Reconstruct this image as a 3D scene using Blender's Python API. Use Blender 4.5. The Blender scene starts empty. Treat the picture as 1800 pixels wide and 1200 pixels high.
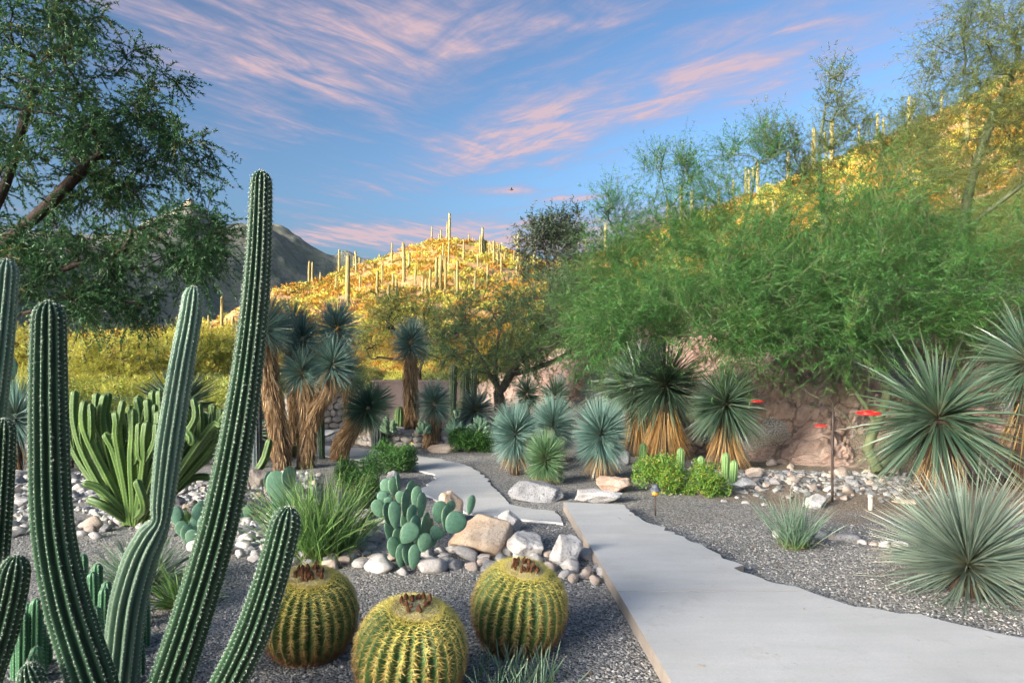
import bpy, math, random
import numpy as np
from mathutils import Vector

S = bpy.context.scene
COL = S.collection
R = math.radians
rng = np.random.default_rng(7)
random.seed(7)

# ------------------------------------------------------------------ camera
CAM_H, FPX, HOR = 1.6, 1200.0, 620.0          # eye height, focal length in photo pixels, horizon row
cd = bpy.data.cameras.new('camera'); cam = bpy.data.objects.new('camera', cd); COL.objects.link(cam)
cd.sensor_width = 36; cd.lens = 24; cd.shift_y = 20 / 1800
cd.clip_start = 0.05; cd.clip_end = 12000
cam.location = (0, 0, CAM_H); cam.rotation_euler = (R(90), 0, 0)
S.camera = cam

# ------------------------------------------------------------------ sky, sun, exposure
SUN_EL, SUN_AZ = 12.0, 230.0                   # degrees; azimuth clockwise from +Y (view direction)
sun_to = np.array([math.sin(R(SUN_AZ)) * math.cos(R(SUN_EL)), math.cos(R(SUN_AZ)) * math.cos(R(SUN_EL)), math.sin(R(SUN_EL))])
W = bpy.data.worlds.new('World'); S.world = W; W.use_nodes = True
wt = W.node_tree; wn = wt.nodes; wl = wt.links
bgn = wn['Background']; bgn.inputs[1].default_value = 0.15
sky = wn.new('ShaderNodeTexSky'); sky.sky_type = 'NISHITA'; sky.sun_disc = False
sky.sun_elevation = R(SUN_EL); sky.sun_rotation = R(SUN_AZ)
sky.air_density = 1.0; sky.dust_density = 5.0; sky.ozone_density = 4.0
EXPO = 2.22
def wmath(op, a, b=None, c=None):
    n = wn.new('ShaderNodeMath'); n.operation = op
    for i, v in enumerate((a, b, c)):
        if v is None: continue
        if isinstance(v, (int, float)): n.inputs[i].default_value = v
        else: wl.new(v, n.inputs[i])
    return n.outputs[0]

# contrast added to strengthen the sun-side glow: one curve over the whole dome
bw = wn.new('ShaderNodeRGBToBW'); wl.new(sky.outputs[0], bw.inputs[0])
hs = wn.new('ShaderNodeVectorMath'); hs.operation = 'SCALE'; wl.new(sky.outputs[0], hs.inputs[0]); wl.new(wmath('POWER', wmath('DIVIDE', bw.outputs[0], 3.4), 0.8), hs.inputs['Scale'])

tc = wn.new('ShaderNodeTexCoord'); sp = wn.new('ShaderNodeSeparateXYZ'); wl.new(tc.outputs['Generated'], sp.inputs[0])
zc = wmath('MAXIMUM', sp.outputs[2], 0.02); zc = wmath('ADD', zc, 0.03)
cu = wmath('DIVIDE', sp.outputs[0], zc); cv = wmath('DIVIDE', sp.outputs[1], zc)
cxy = wn.new('ShaderNodeCombineXYZ'); wl.new(cu, cxy.inputs[0]); wl.new(cv, cxy.inputs[1])

def wnoise(scale, det, rough, rot, stretch, dist=0.0, off=(0, 0, 0)):
    m0 = wn.new('ShaderNodeMapping'); m0.inputs['Rotation'].default_value = (0, 0, R(rot)); wl.new(cxy.outputs[0], m0.inputs[0])
    m = wn.new('ShaderNodeMapping'); m.inputs['Scale'].default_value = stretch; m.inputs['Location'].default_value = off
    wl.new(m0.outputs[0], m.inputs[0])
    n = wn.new('ShaderNodeTexNoise'); n.inputs['Scale'].default_value = scale; n.inputs['Detail'].default_value = det
    n.inputs['Roughness'].default_value = rough; n.inputs['Distortion'].default_value = dist
    wl.new(m.outputs[0], n.inputs['Vector']); return n.outputs['Fac']

def blob(u0, v0, ang, a, b):
    ca, sa = math.cos(R(ang)), math.sin(R(ang))
    du = wmath('SUBTRACT', cu, u0); dv = wmath('SUBTRACT', cv, v0)
    p = wmath('ADD', wmath('MULTIPLY', du, ca / a), wmath('MULTIPLY', dv, sa / a))
    q = wmath('ADD', wmath('MULTIPLY', du, -sa / b), wmath('MULTIPLY', dv, ca / b))
    r2 = wmath('ADD', wmath('MULTIPLY', p, p), wmath('MULTIPLY', q, q))
    return wmath('POWER', 2.718, wmath('MULTIPLY', r2, -1.0))

# cirrus banks: (u, v) on the cloud plane
banks = [(-0.66, 2.05, -40, 0.75, 0.5, 0.62), (-0.1, 2.0, -30, 0.75, 0.26, 0.5), (0.38, 2.55, -47, 1.3, 0.26, 0.85), (-0.1, 3.0, -47, 0.5, 0.3, 0.5),
         (-1.0, 4.9, -12, 0.9, 0.35, 1.25), (0.3, 5.3, -12, 1.3, 0.5, 1.2), (0.75, 4.4, -15, 1.2, 0.3, 0.8), (1.6, 4.3, -30, 1.3, 0.35, 0.7), (-0.03, 3.75, -15, 0.2, 0.12, 1.2), (0.32, 3.9, -12, 0.25, 0.08, 1.1)]
bm_ = 0.10
for (u0, v0, an, a, b, k) in banks:
    bm_ = wmath('ADD', bm_, wmath('MULTIPLY', blob(u0, v0, an, a, b), k))
wside = wmath('MINIMUM', wmath('MAXIMUM', wmath('MULTIPLY', wmath('ADD', cu, 0.45), 2.2), 0.0), 1.0)
def wblend(a, b): return wmath('ADD', a, wmath('MULTIPLY', wside, wmath('SUBTRACT', b, a)))
n1 = wblend(wnoise(1.7, 10, 0.66, -48, (1.0, 3.4, 1), 0.6), wnoise(1.7, 10, 0.66, 42, (1.0, 3.0, 1), 0.6))
n2 = wnoise(0.9, 6, 0.6, 20, (1.0, 1.7, 1), 0.3, (3, 1, 0))
nn = wmath('ADD', wmath('MULTIPLY', n1, 0.65), wmath('MULTIPLY', n2, 0.35))
cov = wmath('MULTIPLY', wmath('SUBTRACT', wmath('ADD', wmath('MULTIPLY', bm_, 0.25), nn), 0.53), 3.8)
n3 = wblend(wnoise(3.2, 8, 0.6, -52, (1.0, 3.0, 1), 0.8, (1, 5, 0)), wnoise(3.2, 8, 0.6, 46, (1.0, 2.4, 1), 0.8, (1, 5, 0)))
cov = wmath('MULTIPLY', cov, wmath('MINIMUM', wmath('MAXIMUM', wmath('MULTIPLY', wmath('SUBTRACT', n3, 0.24), 2.7), 0.25), 1.15))
cov = wmath('MAXIMUM', wmath('MINIMUM', cov, 0.85), 0.0)
fade = wmath('MINIMUM', wmath('MAXIMUM', wmath('MULTIPLY', sp.outputs[2], 14.0), 0.0), 1.0)
cov = wmath('MULTIPLY', cov, fade)
ccol = wn.new('ShaderNodeMixRGB'); cs_ = 1 / (0.15 * 2 ** EXPO)
ccol.inputs[1].default_value = (0.36 * cs_, 0.38 * cs_, 0.60 * cs_, 1); ccol.inputs[2].default_value = (0.80 * cs_, 0.56 * cs_, 0.58 * cs_, 1)
wl.new(wmath('MINIMUM', wmath('MULTIPLY', cov, 1.1), 1.0), ccol.inputs[0])
wmix = wn.new('ShaderNodeMixRGB'); wl.new(cov, wmix.inputs[0]); wl.new(hs.outputs[0], wmix.inputs[1]); wl.new(ccol.outputs[0], wmix.inputs[2])
wl.new(wmix.outputs[0], bgn.inputs[0])

ld = bpy.data.lights.new('sun', 'SUN'); ld.energy = 2.25; ld.angle = R(0.55); ld.color = (1.0, 0.50, 0.16)
sun = bpy.data.objects.new('sun', ld); COL.objects.link(sun)
sun.rotation_euler = Vector(sun_to).to_track_quat('Z', 'Y').to_euler()
sun.location = (-40, -40, 60)
S.view_settings.view_transform = 'Standard'; S.view_settings.look = 'None'; S.view_settings.gamma = 1
S.view_settings.exposure = EXPO; S.view_settings.use_curve_mapping = False
S.render.engine = 'CYCLES'
S.cycles.use_denoising = True
S.cycles.max_bounces = 5; S.cycles.diffuse_bounces = 3; S.cycles.glossy_bounces = 2; S.cycles.transmission_bounces = 3; S.cycles.transparent_max_bounces = 6

# ------------------------------------------------------------------ pixel helpers (directions only; distance from ground / size)
def G(px, py, z=0.0):
    d = (CAM_H - z) * FPX / (py - HOR)
    return np.array([(px - 900) / FPX * d, d, z])
def P(px, py, d):
    return np.array([(px - 900) / FPX * d, d, CAM_H + (HOR - py) / FPX * d])

# ------------------------------------------------------------------ numeric noise
def _h(ix, iy, iz):
    n = (ix * 374761393 + iy * 668265263 + iz * 2147483647 * 3 + 1013904223) & 0xffffffff
    n = ((n ^ (n >> 13)) * 1274126177) & 0xffffffff
    n = ((n ^ (n >> 16)) * 2246822519) & 0xffffffff
    return ((n ^ (n >> 15)) & 0xffffff) / float(0xffffff)
def vnoise(p):
    p = np.asarray(p, float); i = np.floor(p).astype(np.int64); f = p - i; f = f * f * (3 - 2 * f)
    r = 0
    for dx in (0, 1):
        for dy in (0, 1):
            for dz in (0, 1):
                w = (f[..., 0] if dx else 1 - f[..., 0]) * (f[..., 1] if dy else 1 - f[..., 1]) * (f[..., 2] if dz else 1 - f[..., 2])
                r = r + w * _h(i[..., 0] + dx, i[..., 1] + dy, i[..., 2] + dz)
    return r * 2 - 1
def fbm(p, octv=4, lac=2.03, gain=0.5):
    p = np.asarray(p, float); a, s, r = 1.0, 1.0, 0
    for k in range(octv):
        r = r + a * vnoise(p * s + k * 17.3); s *= lac; a *= gain
    return r
def ridged(p, octv=5, gain=0.5):
    a, s, r = 1.0, 1.0, 0
    for k in range(octv):
        r = r + a * (1 - np.abs(vnoise(p * s + k * 9.1))); s *= 2.07; a *= gain
    return r
def sm(a, b, x):
    t = np.clip((x - a) / (b - a), 0, 1); return t * t * (3 - 2 * t)
def nrm(v):
    return v / np.maximum(np.linalg.norm(v, axis=-1, keepdims=True), 1e-9)
def rdir(n):
    return nrm(rng.normal(size=(n, 3)))

# ------------------------------------------------------------------ mesh builder
class MB:
    def __init__(self): self.v, self.f, self.r, self.t, self.n = [], [], [], [], 0
    def add(self, v, f, mi=0, rnd=0.5, t=0.0):
        v = np.asarray(v, float).reshape(-1, 3); n = len(v)
        self.v.append(v)
        self.r.append(np.broadcast_to(np.asarray(rnd, float), (n,))); self.t.append(np.broadcast_to(np.asarray(t, float), (n,)))
        for q in (f if isinstance(f, (list, tuple)) else [f]):
            q = np.asarray(q, np.int64)
            if q.size: self.f.append((q + self.n, mi))
        self.n += n
        return self
    def mesh(self, name, mats, smooth=True):
        v = np.concatenate(self.v); me = bpy.data.meshes.new(name)
        nl = sum(f.size for f, _ in self.f); nf = sum(len(f) for f, _ in self.f)
        me.vertices.add(len(v)); me.vertices.foreach_set('co', v.astype(np.float32).ravel())
        me.loops.add(nl); me.polygons.add(nf)
        me.loops.foreach_set('vertex_index', np.concatenate([f.ravel() for f, _ in self.f]).astype(np.int32))
        tot = np.concatenate([np.full(len(f), f.shape[1]) for f, _ in self.f]).astype(np.int32)
        st = np.concatenate([[0], np.cumsum(tot)[:-1]]).astype(np.int32)
        me.polygons.foreach_set('loop_start', st); me.polygons.foreach_set('loop_total', tot)
        me.polygons.foreach_set('material_index', np.concatenate([np.full(len(f), m) for f, m in self.f]).astype(np.int32))
        me.polygons.foreach_set('use_smooth', np.full(nf, smooth))
        for m in (mats if isinstance(mats, (list, tuple)) else [mats]): me.materials.append(m)
        for nm, d in (('rnd', self.r), ('t', self.t)):
            a = me.attributes.new(nm, 'FLOAT', 'POINT'); a.data.foreach_set('value', np.concatenate(d).astype(np.float32))
        me.update(calc_edges=True); return me
    def build(self, name, mats, parent=None, smooth=True, loc=None, kind=None):
        return ob(name, self.mesh(name, mats, smooth), parent, loc, kind)

def ob(name, me, parent=None, loc=None, kind=None):
    o = bpy.data.objects.new(name, me); COL.objects.link(o)
    if parent is not None: o.parent = parent
    if loc is not None: o.location = tuple(loc)
    if kind: o['kind'] = kind
    return o
def tag(o, label, cat=None, group=None):
    o['label'] = label
    if cat: o['category'] = cat
    if group: o['group'] = group
    return o
def thing(name, label, cat, loc=(0, 0, 0), group=None, rz=0):
    o = ob(name, None, None, loc); o.rotation_euler.z = rz; o.empty_display_size = 0.2
    return tag(o, label, cat, group)
def struct(o): o['kind'] = 'structure'; return o

# ------------------------------------------------------------------ materials
def newmat(name):
    m = bpy.data.materials.new(name); m.use_nodes = True; nt = m.node_tree
    return m, nt, nt.nodes, nt.links, nt.nodes['Principled BSDF']
def ramp(nt, fac, stops):
    n = nt.nodes.new('ShaderNodeValToRGB'); el = n.color_ramp.elements
    while len(el) < len(stops): el.new(0.5)
    for e, (p, c) in zip(el, stops): e.position = p; e.color = (*c, 1)
    nt.links.new(fac, n.inputs[0]); return n.outputs[0]
def noise_n(nt, scale, det=4, rough=0.55, coord='Object', stretch=None):
    c = nt.nodes.new('ShaderNodeTexCoord'); n = nt.nodes.new('ShaderNodeTexNoise')
    n.inputs['Scale'].default_value = scale; n.inputs['Detail'].default_value = det; n.inputs['Roughness'].default_value = rough
    v = c.outputs[coord]
    if stretch:
        m = nt.nodes.new('ShaderNodeMapping'); m.inputs['Scale'].default_value = stretch; nt.links.new(v, m.inputs[0]); v = m.outputs[0]
    nt.links.new(v, n.inputs['Vector']); return n.outputs['Fac']
def mixc(nt, fac, a, b, op='MIX'):
    n = nt.nodes.new('ShaderNodeMixRGB'); n.blend_type = op
    for i, v in enumerate((fac, a, b)):
        if isinstance(v, (int, float)): n.inputs[i].default_value = v
        elif isinstance(v, tuple): n.inputs[i].default_value = (*v, 1)
        else: nt.links.new(v, n.inputs[i])
    return n.outputs[0]
def attr(nt, nm):
    a = nt.nodes.new('ShaderNodeAttribute'); a.attribute_name = nm; return a.outputs['Fac']
def bump(nt, h, st, dist, b):
    n = nt.nodes.new('ShaderNodeBump'); n.inputs['Strength'].default_value = st; n.inputs['Distance'].default_value = dist
    nt.links.new(h, n.inputs['Height']); nt.links.new(n.outputs[0], b.inputs['Normal'])

def leafmat(name, c1, c2, tip=None, base=None, trans=0.3, rough=0.5, spec=0.35, third=None):
    """leaf blade: per-leaf shade c1..c2, own tip/base colours along the blade"""
    m, nt, N, L, b = newmat(name)
    col = ramp(nt, attr(nt, 'rnd'), [(0.0, c1), (1.0, c2)] if third is None else [(0.0, c1), (0.82, c2), (0.95, third)])
    t = attr(nt, 't')
    if tip: col = mixc(nt, ramp(nt, t, [(0.72, (0, 0, 0)), (1.0, (1, 1, 1))]), col, tip)
    if base: col = mixc(nt, ramp(nt, t, [(0.0, (1, 1, 1)), (0.28, (0, 0, 0))]), col, base)
    L.new(col, b.inputs['Base Color']); b.inputs['Roughness'].default_value = rough; b.inputs['Specular IOR Level'].default_value = spec
    if trans:
        tr = N.new('ShaderNodeBsdfTranslucent'); L.new(col, tr.inputs[0]); mx = N.new('ShaderNodeMixShader'); mx.inputs[0].default_value = trans
        L.new(b.outputs[0], mx.inputs[1]); L.new(tr.outputs[0], mx.inputs[2]); L.new(mx.outputs[0], N['Material Output'].inputs[0])
    return m
def rockmat(name, stops, scale=6, rough=0.9, bs=0.6, bd=0.02, speck=None, coord='Object', sp_scale=60):
    m, nt, N, L, b = newmat(name)
    col = ramp(nt, noise_n(nt, scale, 8, 0.65, coord), stops)
    if speck: col = mixc(nt, ramp(nt, noise_n(nt, sp_scale, 3, 0.7, coord), [(0.50, (0, 0, 0)), (0.66, (1, 1, 1))]), col, speck)
    oi = N.new('ShaderNodeObjectInfo'); v = ramp(nt, oi.outputs['Random'], [(0, (0.72, 0.72, 0.74)), (1, (1.12, 1.08, 1.03))])
    col = mixc(nt, 1.0, col, v, 'MULTIPLY')
    L.new(col, b.inputs['Base Color']); b.inputs['Roughness'].default_value = rough; b.inputs['Specular IOR Level'].default_value = 0.25
    bump(nt, noise_n(nt, scale * 4, 10, 0.7, coord), bs, bd, b); return m
def plain(name, c1, c2, scale=20, rough=0.7, spec=0.3, bs=0.2, bd=0.004, stretch=None):
    m, nt, N, L, b = newmat(name)
    n = noise_n(nt, scale, 6, 0.6, 'Object', stretch)
    L.new(ramp(nt, n, [(0.3, c1), (0.7, c2)]), b.inputs['Base Color']); b.inputs['Roughness'].default_value = rough
    b.inputs['Specular IOR Level'].default_value = spec; bump(nt, n, bs, bd, b); return m

# ground: gravel in the garden, desert soil beyond
def ground_material():
    m, nt, N, L, b = newmat('gravel_and_soil')
    c = N.new('ShaderNodeTexCoord')
    def vor(scale, feat='F1'):
        v = N.new('ShaderNodeTexVoronoi'); v.inputs['Scale'].default_value = scale; v.feature = feat
        L.new(c.outputs['Object'], v.inputs['Vector']); return v
    v1 = vor(78); v2 = vor(41)
    sep = N.new('ShaderNodeSeparateColor'); L.new(v1.outputs['Color'], sep.inputs[0])
    g = ramp(nt, sep.outputs[0], [(0.0, (0.055, 0.056, 0.058)), (0.3, (0.165, 0.165, 0.162)), (0.6, (0.26, 0.252, 0.238)), (0.85, (0.34, 0.305, 0.265)), (1.0, (0.47, 0.46, 0.445))])
    litter = ramp(nt, sep.outputs[1], [(0.0, (0.09, 0.064, 0.045)), (0.5, (0.22, 0.165, 0.115)), (1.0, (0.38, 0.30, 0.22))])
    sx = N.new('ShaderNodeSeparateXYZ'); L.new(c.outputs['Object'], sx.inputs[0])
    # tree litter lies under the palo verde (around x 5, y 9)
    def mth(op, a, b_):
        q = N.new('ShaderNodeMath'); q.operation = op
        for i, vv in enumerate((a, b_)):
            if isinstance(vv, (int, float)): q.inputs[i].default_value = vv
            else: L.new(vv, q.inputs[i])
        return q.outputs[0]
    dx = mth('MULTIPLY', mth('SUBTRACT', sx.outputs[0], 4.6), 0.34); dy = mth('MULTIPLY', mth('SUBTRACT', sx.outputs[1], 8.6), 0.42)
    dd = mth('ADD', mth('SQRT', mth('ADD', mth('MULTIPLY', dx, dx), mth('MULTIPLY', dy, dy)), 0.0), mth('MULTIPLY', mth('SUBTRACT', noise_n(nt, 1.3, 6, 0.7), 0.5), 1.1))
    col = mixc(nt, ramp(nt, dd, [(0.75, (0.85, 0.85, 0.85)), (1.15, (0, 0, 0))]), g, litter)
    big = ramp(nt, noise_n(nt, 0.9, 5, 0.6), [(0.3, (0.82, 0.80, 0.78)), (0.7, (1.08, 1.07, 1.06))])
    col = mixc(nt, 1.0, col, big, 'MULTIPLY')
    soil = ramp(nt, noise_n(nt, 0.5, 9, 0.7), [(0.3, (0.22, 0.14, 0.07)), (0.55, (0.36, 0.25, 0.12)), (0.75, (0.42, 0.36, 0.22))])
    d2 = mth('SQRT', mth('ADD', mth('MULTIPLY', sx.outputs[0], sx.outputs[0]), mth('MULTIPLY', sx.outputs[1], sx.outputs[1])), 0.0)
    col = mixc(nt, ramp(nt, mth('MULTIPLY', d2, 0.02), [(0.36, (0, 0, 0)), (0.46, (1, 1, 1))]), col, soil)
    L.new(col, b.inputs['Base Color']); b.inputs['Roughness'].default_value = 0.9; b.inputs['Specular IOR Level'].default_value = 0.3
    bump(nt, v1.outputs['Distance'], 0.9, -0.012, b); return m
M = {}
M['ground'] = ground_material()
M['pebble'] = None
def pebble_material():
    m, nt, N, L, b = newmat('pebble')
    col = ramp(nt, attr(nt, 'rnd'), [(0.0, (0.065, 0.066, 0.068)), (0.3, (0.20, 0.20, 0.196)), (0.6, (0.31, 0.30, 0.28)), (0.85, (0.36, 0.32, 0.275)), (1.0, (0.50, 0.49, 0.47))])
    L.new(col, b.inputs['Base Color']); b.inputs['Roughness'].default_value = 0.8; return m
M['pebble'] = pebble_material()
def concrete_material(name, c1, c2, grain, gs, bs, stains=False):
    m, nt, N, L, b = newmat(name)
    col = ramp(nt, noise_n(nt, 1.1, 8, 0.62), [(0.3, c1), (0.7, c2)])
    col = mixc(nt, 0.35, col, ramp(nt, noise_n(nt, 2.2, 6, 0.6, 'Object', (0.6, 2.6, 1)), [(0.35, tuple(x * 0.82 for x in c1)), (0.7, c2)]))
    col = mixc(nt, ramp(nt, noise_n(nt, gs, 4, 0.8), [(0.42, (0, 0, 0)), (0.7, (0.55, 0.55, 0.55))]), col, grain)
    if stains:      # damp blotches, rust-brown specks and drip marks
        col = mixc(nt, ramp(nt, noise_n(nt, 3.1, 10, 0.75), [(0.56, (0, 0, 0)), (0.72, (0.38, 0.38, 0.38))]), col, (0.27, 0.235, 0.205))
        col = mixc(nt, ramp(nt, noise_n(nt, 19, 5, 0.6), [(0.66, (0, 0, 0)), (0.74, (0.5, 0.5, 0.5))]), col, (0.26, 0.21, 0.17))
    L.new(col, b.inputs['Base Color']); b.inputs['Roughness'].default_value = 0.82; b.inputs['Specular IOR Level'].default_value = 0.3
    bump(nt, noise_n(nt, gs * 0.8, 6, 0.75), bs, 0.004, b); return m
M['concrete'] = concrete_material('concrete', (0.42, 0.41, 0.395), (0.54, 0.535, 0.525), (0.35, 0.34, 0.325), 110, 0.35, True)
M['aggregate'] = concrete_material('aggregate', (0.48, 0.465, 0.44), (0.58, 0.565, 0.54), (0.29, 0.27, 0.25), 75, 0.7)
M['rock_white'] = rockmat('rock_white', [(0.25, (0.27, 0.24, 0.22)), (0.45, (0.52, 0.49, 0.46)), (0.65, (0.68, 0.66, 0.63)), (0.85, (0.52, 0.38, 0.26))], 5, speck=(0.30, 0.28, 0.27))
M['rock_tan'] = rockmat('rock_tan', [(0.25, (0.30, 0.20, 0.13)), (0.45, (0.52, 0.39, 0.28)), (0.65, (0.64, 0.54, 0.44)), (0.85, (0.70, 0.65, 0.58))], 3.5, speck=(0.38, 0.27, 0.19))
M['rock_grey'] = rockmat('rock_grey', [(0.25, (0.13, 0.13, 0.14)), (0.5, (0.30, 0.30, 0.31)), (0.75, (0.48, 0.48, 0.48))], 4, speck=(0.10, 0.10, 0.11), bs=0.9)
M['rock_pink'] = rockmat('rock_pink', [(0.25, (0.24, 0.13, 0.09)), (0.5, (0.47, 0.33, 0.26)), (0.75, (0.62, 0.54, 0.48))], 5, speck=(0.25, 0.17, 0.13), bs=0.9)
M['rock_river'] = rockmat('rock_river', [(0.25, (0.33, 0.31, 0.30)), (0.5, (0.52, 0.495, 0.475)), (0.75, (0.68, 0.66, 0.63))], 9, bs=0.5, speck=(0.30, 0.25, 0.22), sp_scale=35)
M['rock_river2'] = rockmat('rock_river2', [(0.25, (0.26, 0.20, 0.17)), (0.5, (0.46, 0.385, 0.33)), (0.75, (0.58, 0.51, 0.45))], 9, bs=0.5, speck=(0.24, 0.17, 0.13), sp_scale=35)
M['rock_dark'] = rockmat('rock_dark', [(0.25, (0.07, 0.06, 0.06)), (0.5, (0.16, 0.14, 0.13)), (0.75, (0.27, 0.24, 0.22))], 5, bs=0.9)
M['wall_stone'] = rockmat('wall_stone', [(0.25, (0.36, 0.31, 0.27)), (0.5, (0.55, 0.50, 0.455)), (0.75, (0.68, 0.645, 0.60))], 9, bs=0.6)
M['mortar'] = plain('mortar', (0.16, 0.14, 0.125), (0.24, 0.21, 0.19), 30, 0.95)
M['stucco'] = plain('stucco', (0.075, 0.055, 0.052), (0.105, 0.08, 0.075), 8, 0.9)
M['metal_dark'] = plain('metal_dark', (0.018, 0.014, 0.012), (0.06, 0.032, 0.02), 30, 0.55, 0.5)
M['lamp_grey'] = plain('lamp_grey', (0.06, 0.07, 0.085), (0.10, 0.11, 0.13), 40, 0.45, 0.5)
M['amber'] = plain('amber', (0.55, 0.24, 0.03), (0.65, 0.3, 0.04), 40, 0.3)
M['red'] = plain('red_plastic', (0.62, 0.012, 0.015), (0.70, 0.02, 0.02), 30, 0.3, 0.5)
M['cream'] = plain('cream', (0.42, 0.38, 0.30), (0.5, 0.46, 0.38), 40, 0.6)
M['bark_dark'] = plain('bark_dark', (0.022, 0.016, 0.013), (0.065, 0.045, 0.034), 9, 0.9, bs=0.8, bd=0.02, stretch=(3, 3, 0.6))
M['bark_green'] = plain('bark_green', (0.075, 0.095, 0.04), (0.15, 0.165, 0.085), 7, 0.7, bs=0.4, bd=0.01)
M['bark_grey'] = plain('bark_grey', (0.07, 0.058, 0.045), (0.15, 0.125, 0.10), 9, 0.9, bs=0.7, bd=0.02)
M['yucca_trunk'] = plain('yucca_trunk', (0.04, 0.027, 0.018), (0.10, 0.068, 0.045), 14, 0.95, bs=0.8, bd=0.02)
# leaves
M['mesquite'] = leafmat('mesquite_leaf', (0.022, 0.068, 0.026), (0.060, 0.145, 0.048), trans=0.3, third=(0.26, 0.16, 0.03))
M['paloverde'] = leafmat('paloverde_leaf', (0.036, 0.122, 0.028), (0.082, 0.21, 0.046), trans=0.35, third=(0.20, 0.25, 0.06))
M['paloverde_olive'] = leafmat('paloverde_leaf_olive', (0.08, 0.12, 0.03), (0.155, 0.19, 0.048), trans=0.35, third=(0.26, 0.21, 0.05))
M['tree_dull'] = leafmat('tree_leaf_dull', (0.065, 0.135, 0.05), (0.14, 0.225, 0.085), trans=0.3, third=(0.16, 0.16, 0.06))
M['willow'] = leafmat('upright_tree_leaf', (0.03, 0.055, 0.04), (0.07, 0.10, 0.06), trans=0.25)
M['shrub_yellow'] = leafmat('shrub_leaf_yellow', (0.25, 0.32, 0.07), (0.46, 0.48, 0.10), trans=0.35, third=(0.55, 0.45, 0.09))
M['brush'] = leafmat('brush_leaf', (0.18, 0.10, 0.02), (0.38, 0.235, 0.035), trans=0.25, third=(0.26, 0.12, 0.05))
M['brush_green'] = leafmat('brush_leaf_green', (0.115, 0.105, 0.02), (0.27, 0.205, 0.035), trans=0.25, third=(0.30, 0.18, 0.06))
M['rostrata'] = leafmat('rostrata_leaf', (0.085, 0.17, 0.145), (0.22, 0.34, 0.285), tip=(0.28, 0.37, 0.28), base=(0.20, 0.22, 0.14), trans=0.15, rough=0.4, spec=0.5)
M['rostrata_dk'] = leafmat('rostrata_leaf_dark', (0.045, 0.11, 0.075), (0.125, 0.215, 0.14), tip=(0.20, 0.22, 0.11), base=(0.14, 0.14, 0.08), trans=0.15, rough=0.4, spec=0.5)
M['rostrata_lt'] = leafmat('rostrata_leaf_young', (0.095, 0.19, 0.085), (0.21, 0.34, 0.17), tip=(0.27, 0.30, 0.14), base=(0.22, 0.22, 0.10), trans=0.2, rough=0.4, spec=0.5)
M['sotol'] = leafmat('sotol_leaf', (0.030, 0.070, 0.040), (0.125, 0.19, 0.12), tip=(0.16, 0.16, 0.09), base=(0.12, 0.11, 0.06), trans=0.12, rough=0.4, spec=0.5)
M['sotol_grey'] = leafmat('sotol_leaf_grey', (0.085, 0.125, 0.095), (0.22, 0.28, 0.215), tip=(0.38, 0.33, 0.24), base=(0.20, 0.17, 0.08), trans=0.12, rough=0.4, spec=0.5)
M['dry'] = leafmat('dry_leaf', (0.17, 0.088, 0.036), (0.43, 0.28, 0.14), trans=0.1, rough=0.7, third=(0.55, 0.40, 0.24))
M['dry_orange'] = leafmat('dry_leaf_orange', (0.23, 0.125, 0.04), (0.46, 0.30, 0.13), trans=0.15, rough=0.7, third=(0.52, 0.24, 0.04))
M['grass'] = leafmat('beargrass_leaf', (0.06, 0.145, 0.035), (0.17, 0.30, 0.085), tip=(0.30, 0.33, 0.13), base=(0.16, 0.24, 0.045), trans=0.25)
M['grass_blue'] = leafmat('grass_leaf_blue', (0.085, 0.16, 0.10), (0.20, 0.29, 0.19), tip=(0.34, 0.34, 0.22), base=(0.12, 0.20, 0.04), trans=0.2)
M['bush'] = leafmat('bush_leaf', (0.030, 0.10, 0.018), (0.085, 0.20, 0.04), trans=0.25)
M['bush_bright'] = leafmat('bush_leaf_bright', (0.075, 0.18, 0.022), (0.18, 0.32, 0.05), trans=0.3, third=(0.40, 0.34, 0.05))
M['spine_white'] = leafmat('spine_white', (0.36, 0.36, 0.30), (0.62, 0.60, 0.52), trans=0)
M['areole'] = plain('areole_wool', (0.38, 0.42, 0.34), (0.55, 0.57, 0.48), 60, 0.9)
M['wool'] = plain('wool', (0.50, 0.40, 0.19), (0.68, 0.58, 0.34), 60, 0.95, bs=0.9, bd=0.01)
M['dried_flower'] = plain('dried_flower', (0.085, 0.03, 0.012), (0.20, 0.085, 0.035), 60, 0.85)
M['flower_yellow'] = plain('flower_yellow', (0.7, 0.38, 0.02), (0.8, 0.5, 0.03), 60, 0.6)
def gold_spine():
    m, nt, N, L, b = newmat('gold_spine')
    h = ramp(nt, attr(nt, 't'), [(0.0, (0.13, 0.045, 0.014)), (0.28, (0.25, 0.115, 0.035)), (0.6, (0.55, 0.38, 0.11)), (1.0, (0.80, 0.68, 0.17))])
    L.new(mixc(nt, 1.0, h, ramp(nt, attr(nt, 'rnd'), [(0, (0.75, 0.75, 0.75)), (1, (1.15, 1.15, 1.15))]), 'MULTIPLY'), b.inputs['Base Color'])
    b.inputs['Roughness'].default_value = 0.45; return m
M['gold_spine'] = gold_spine()
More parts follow.
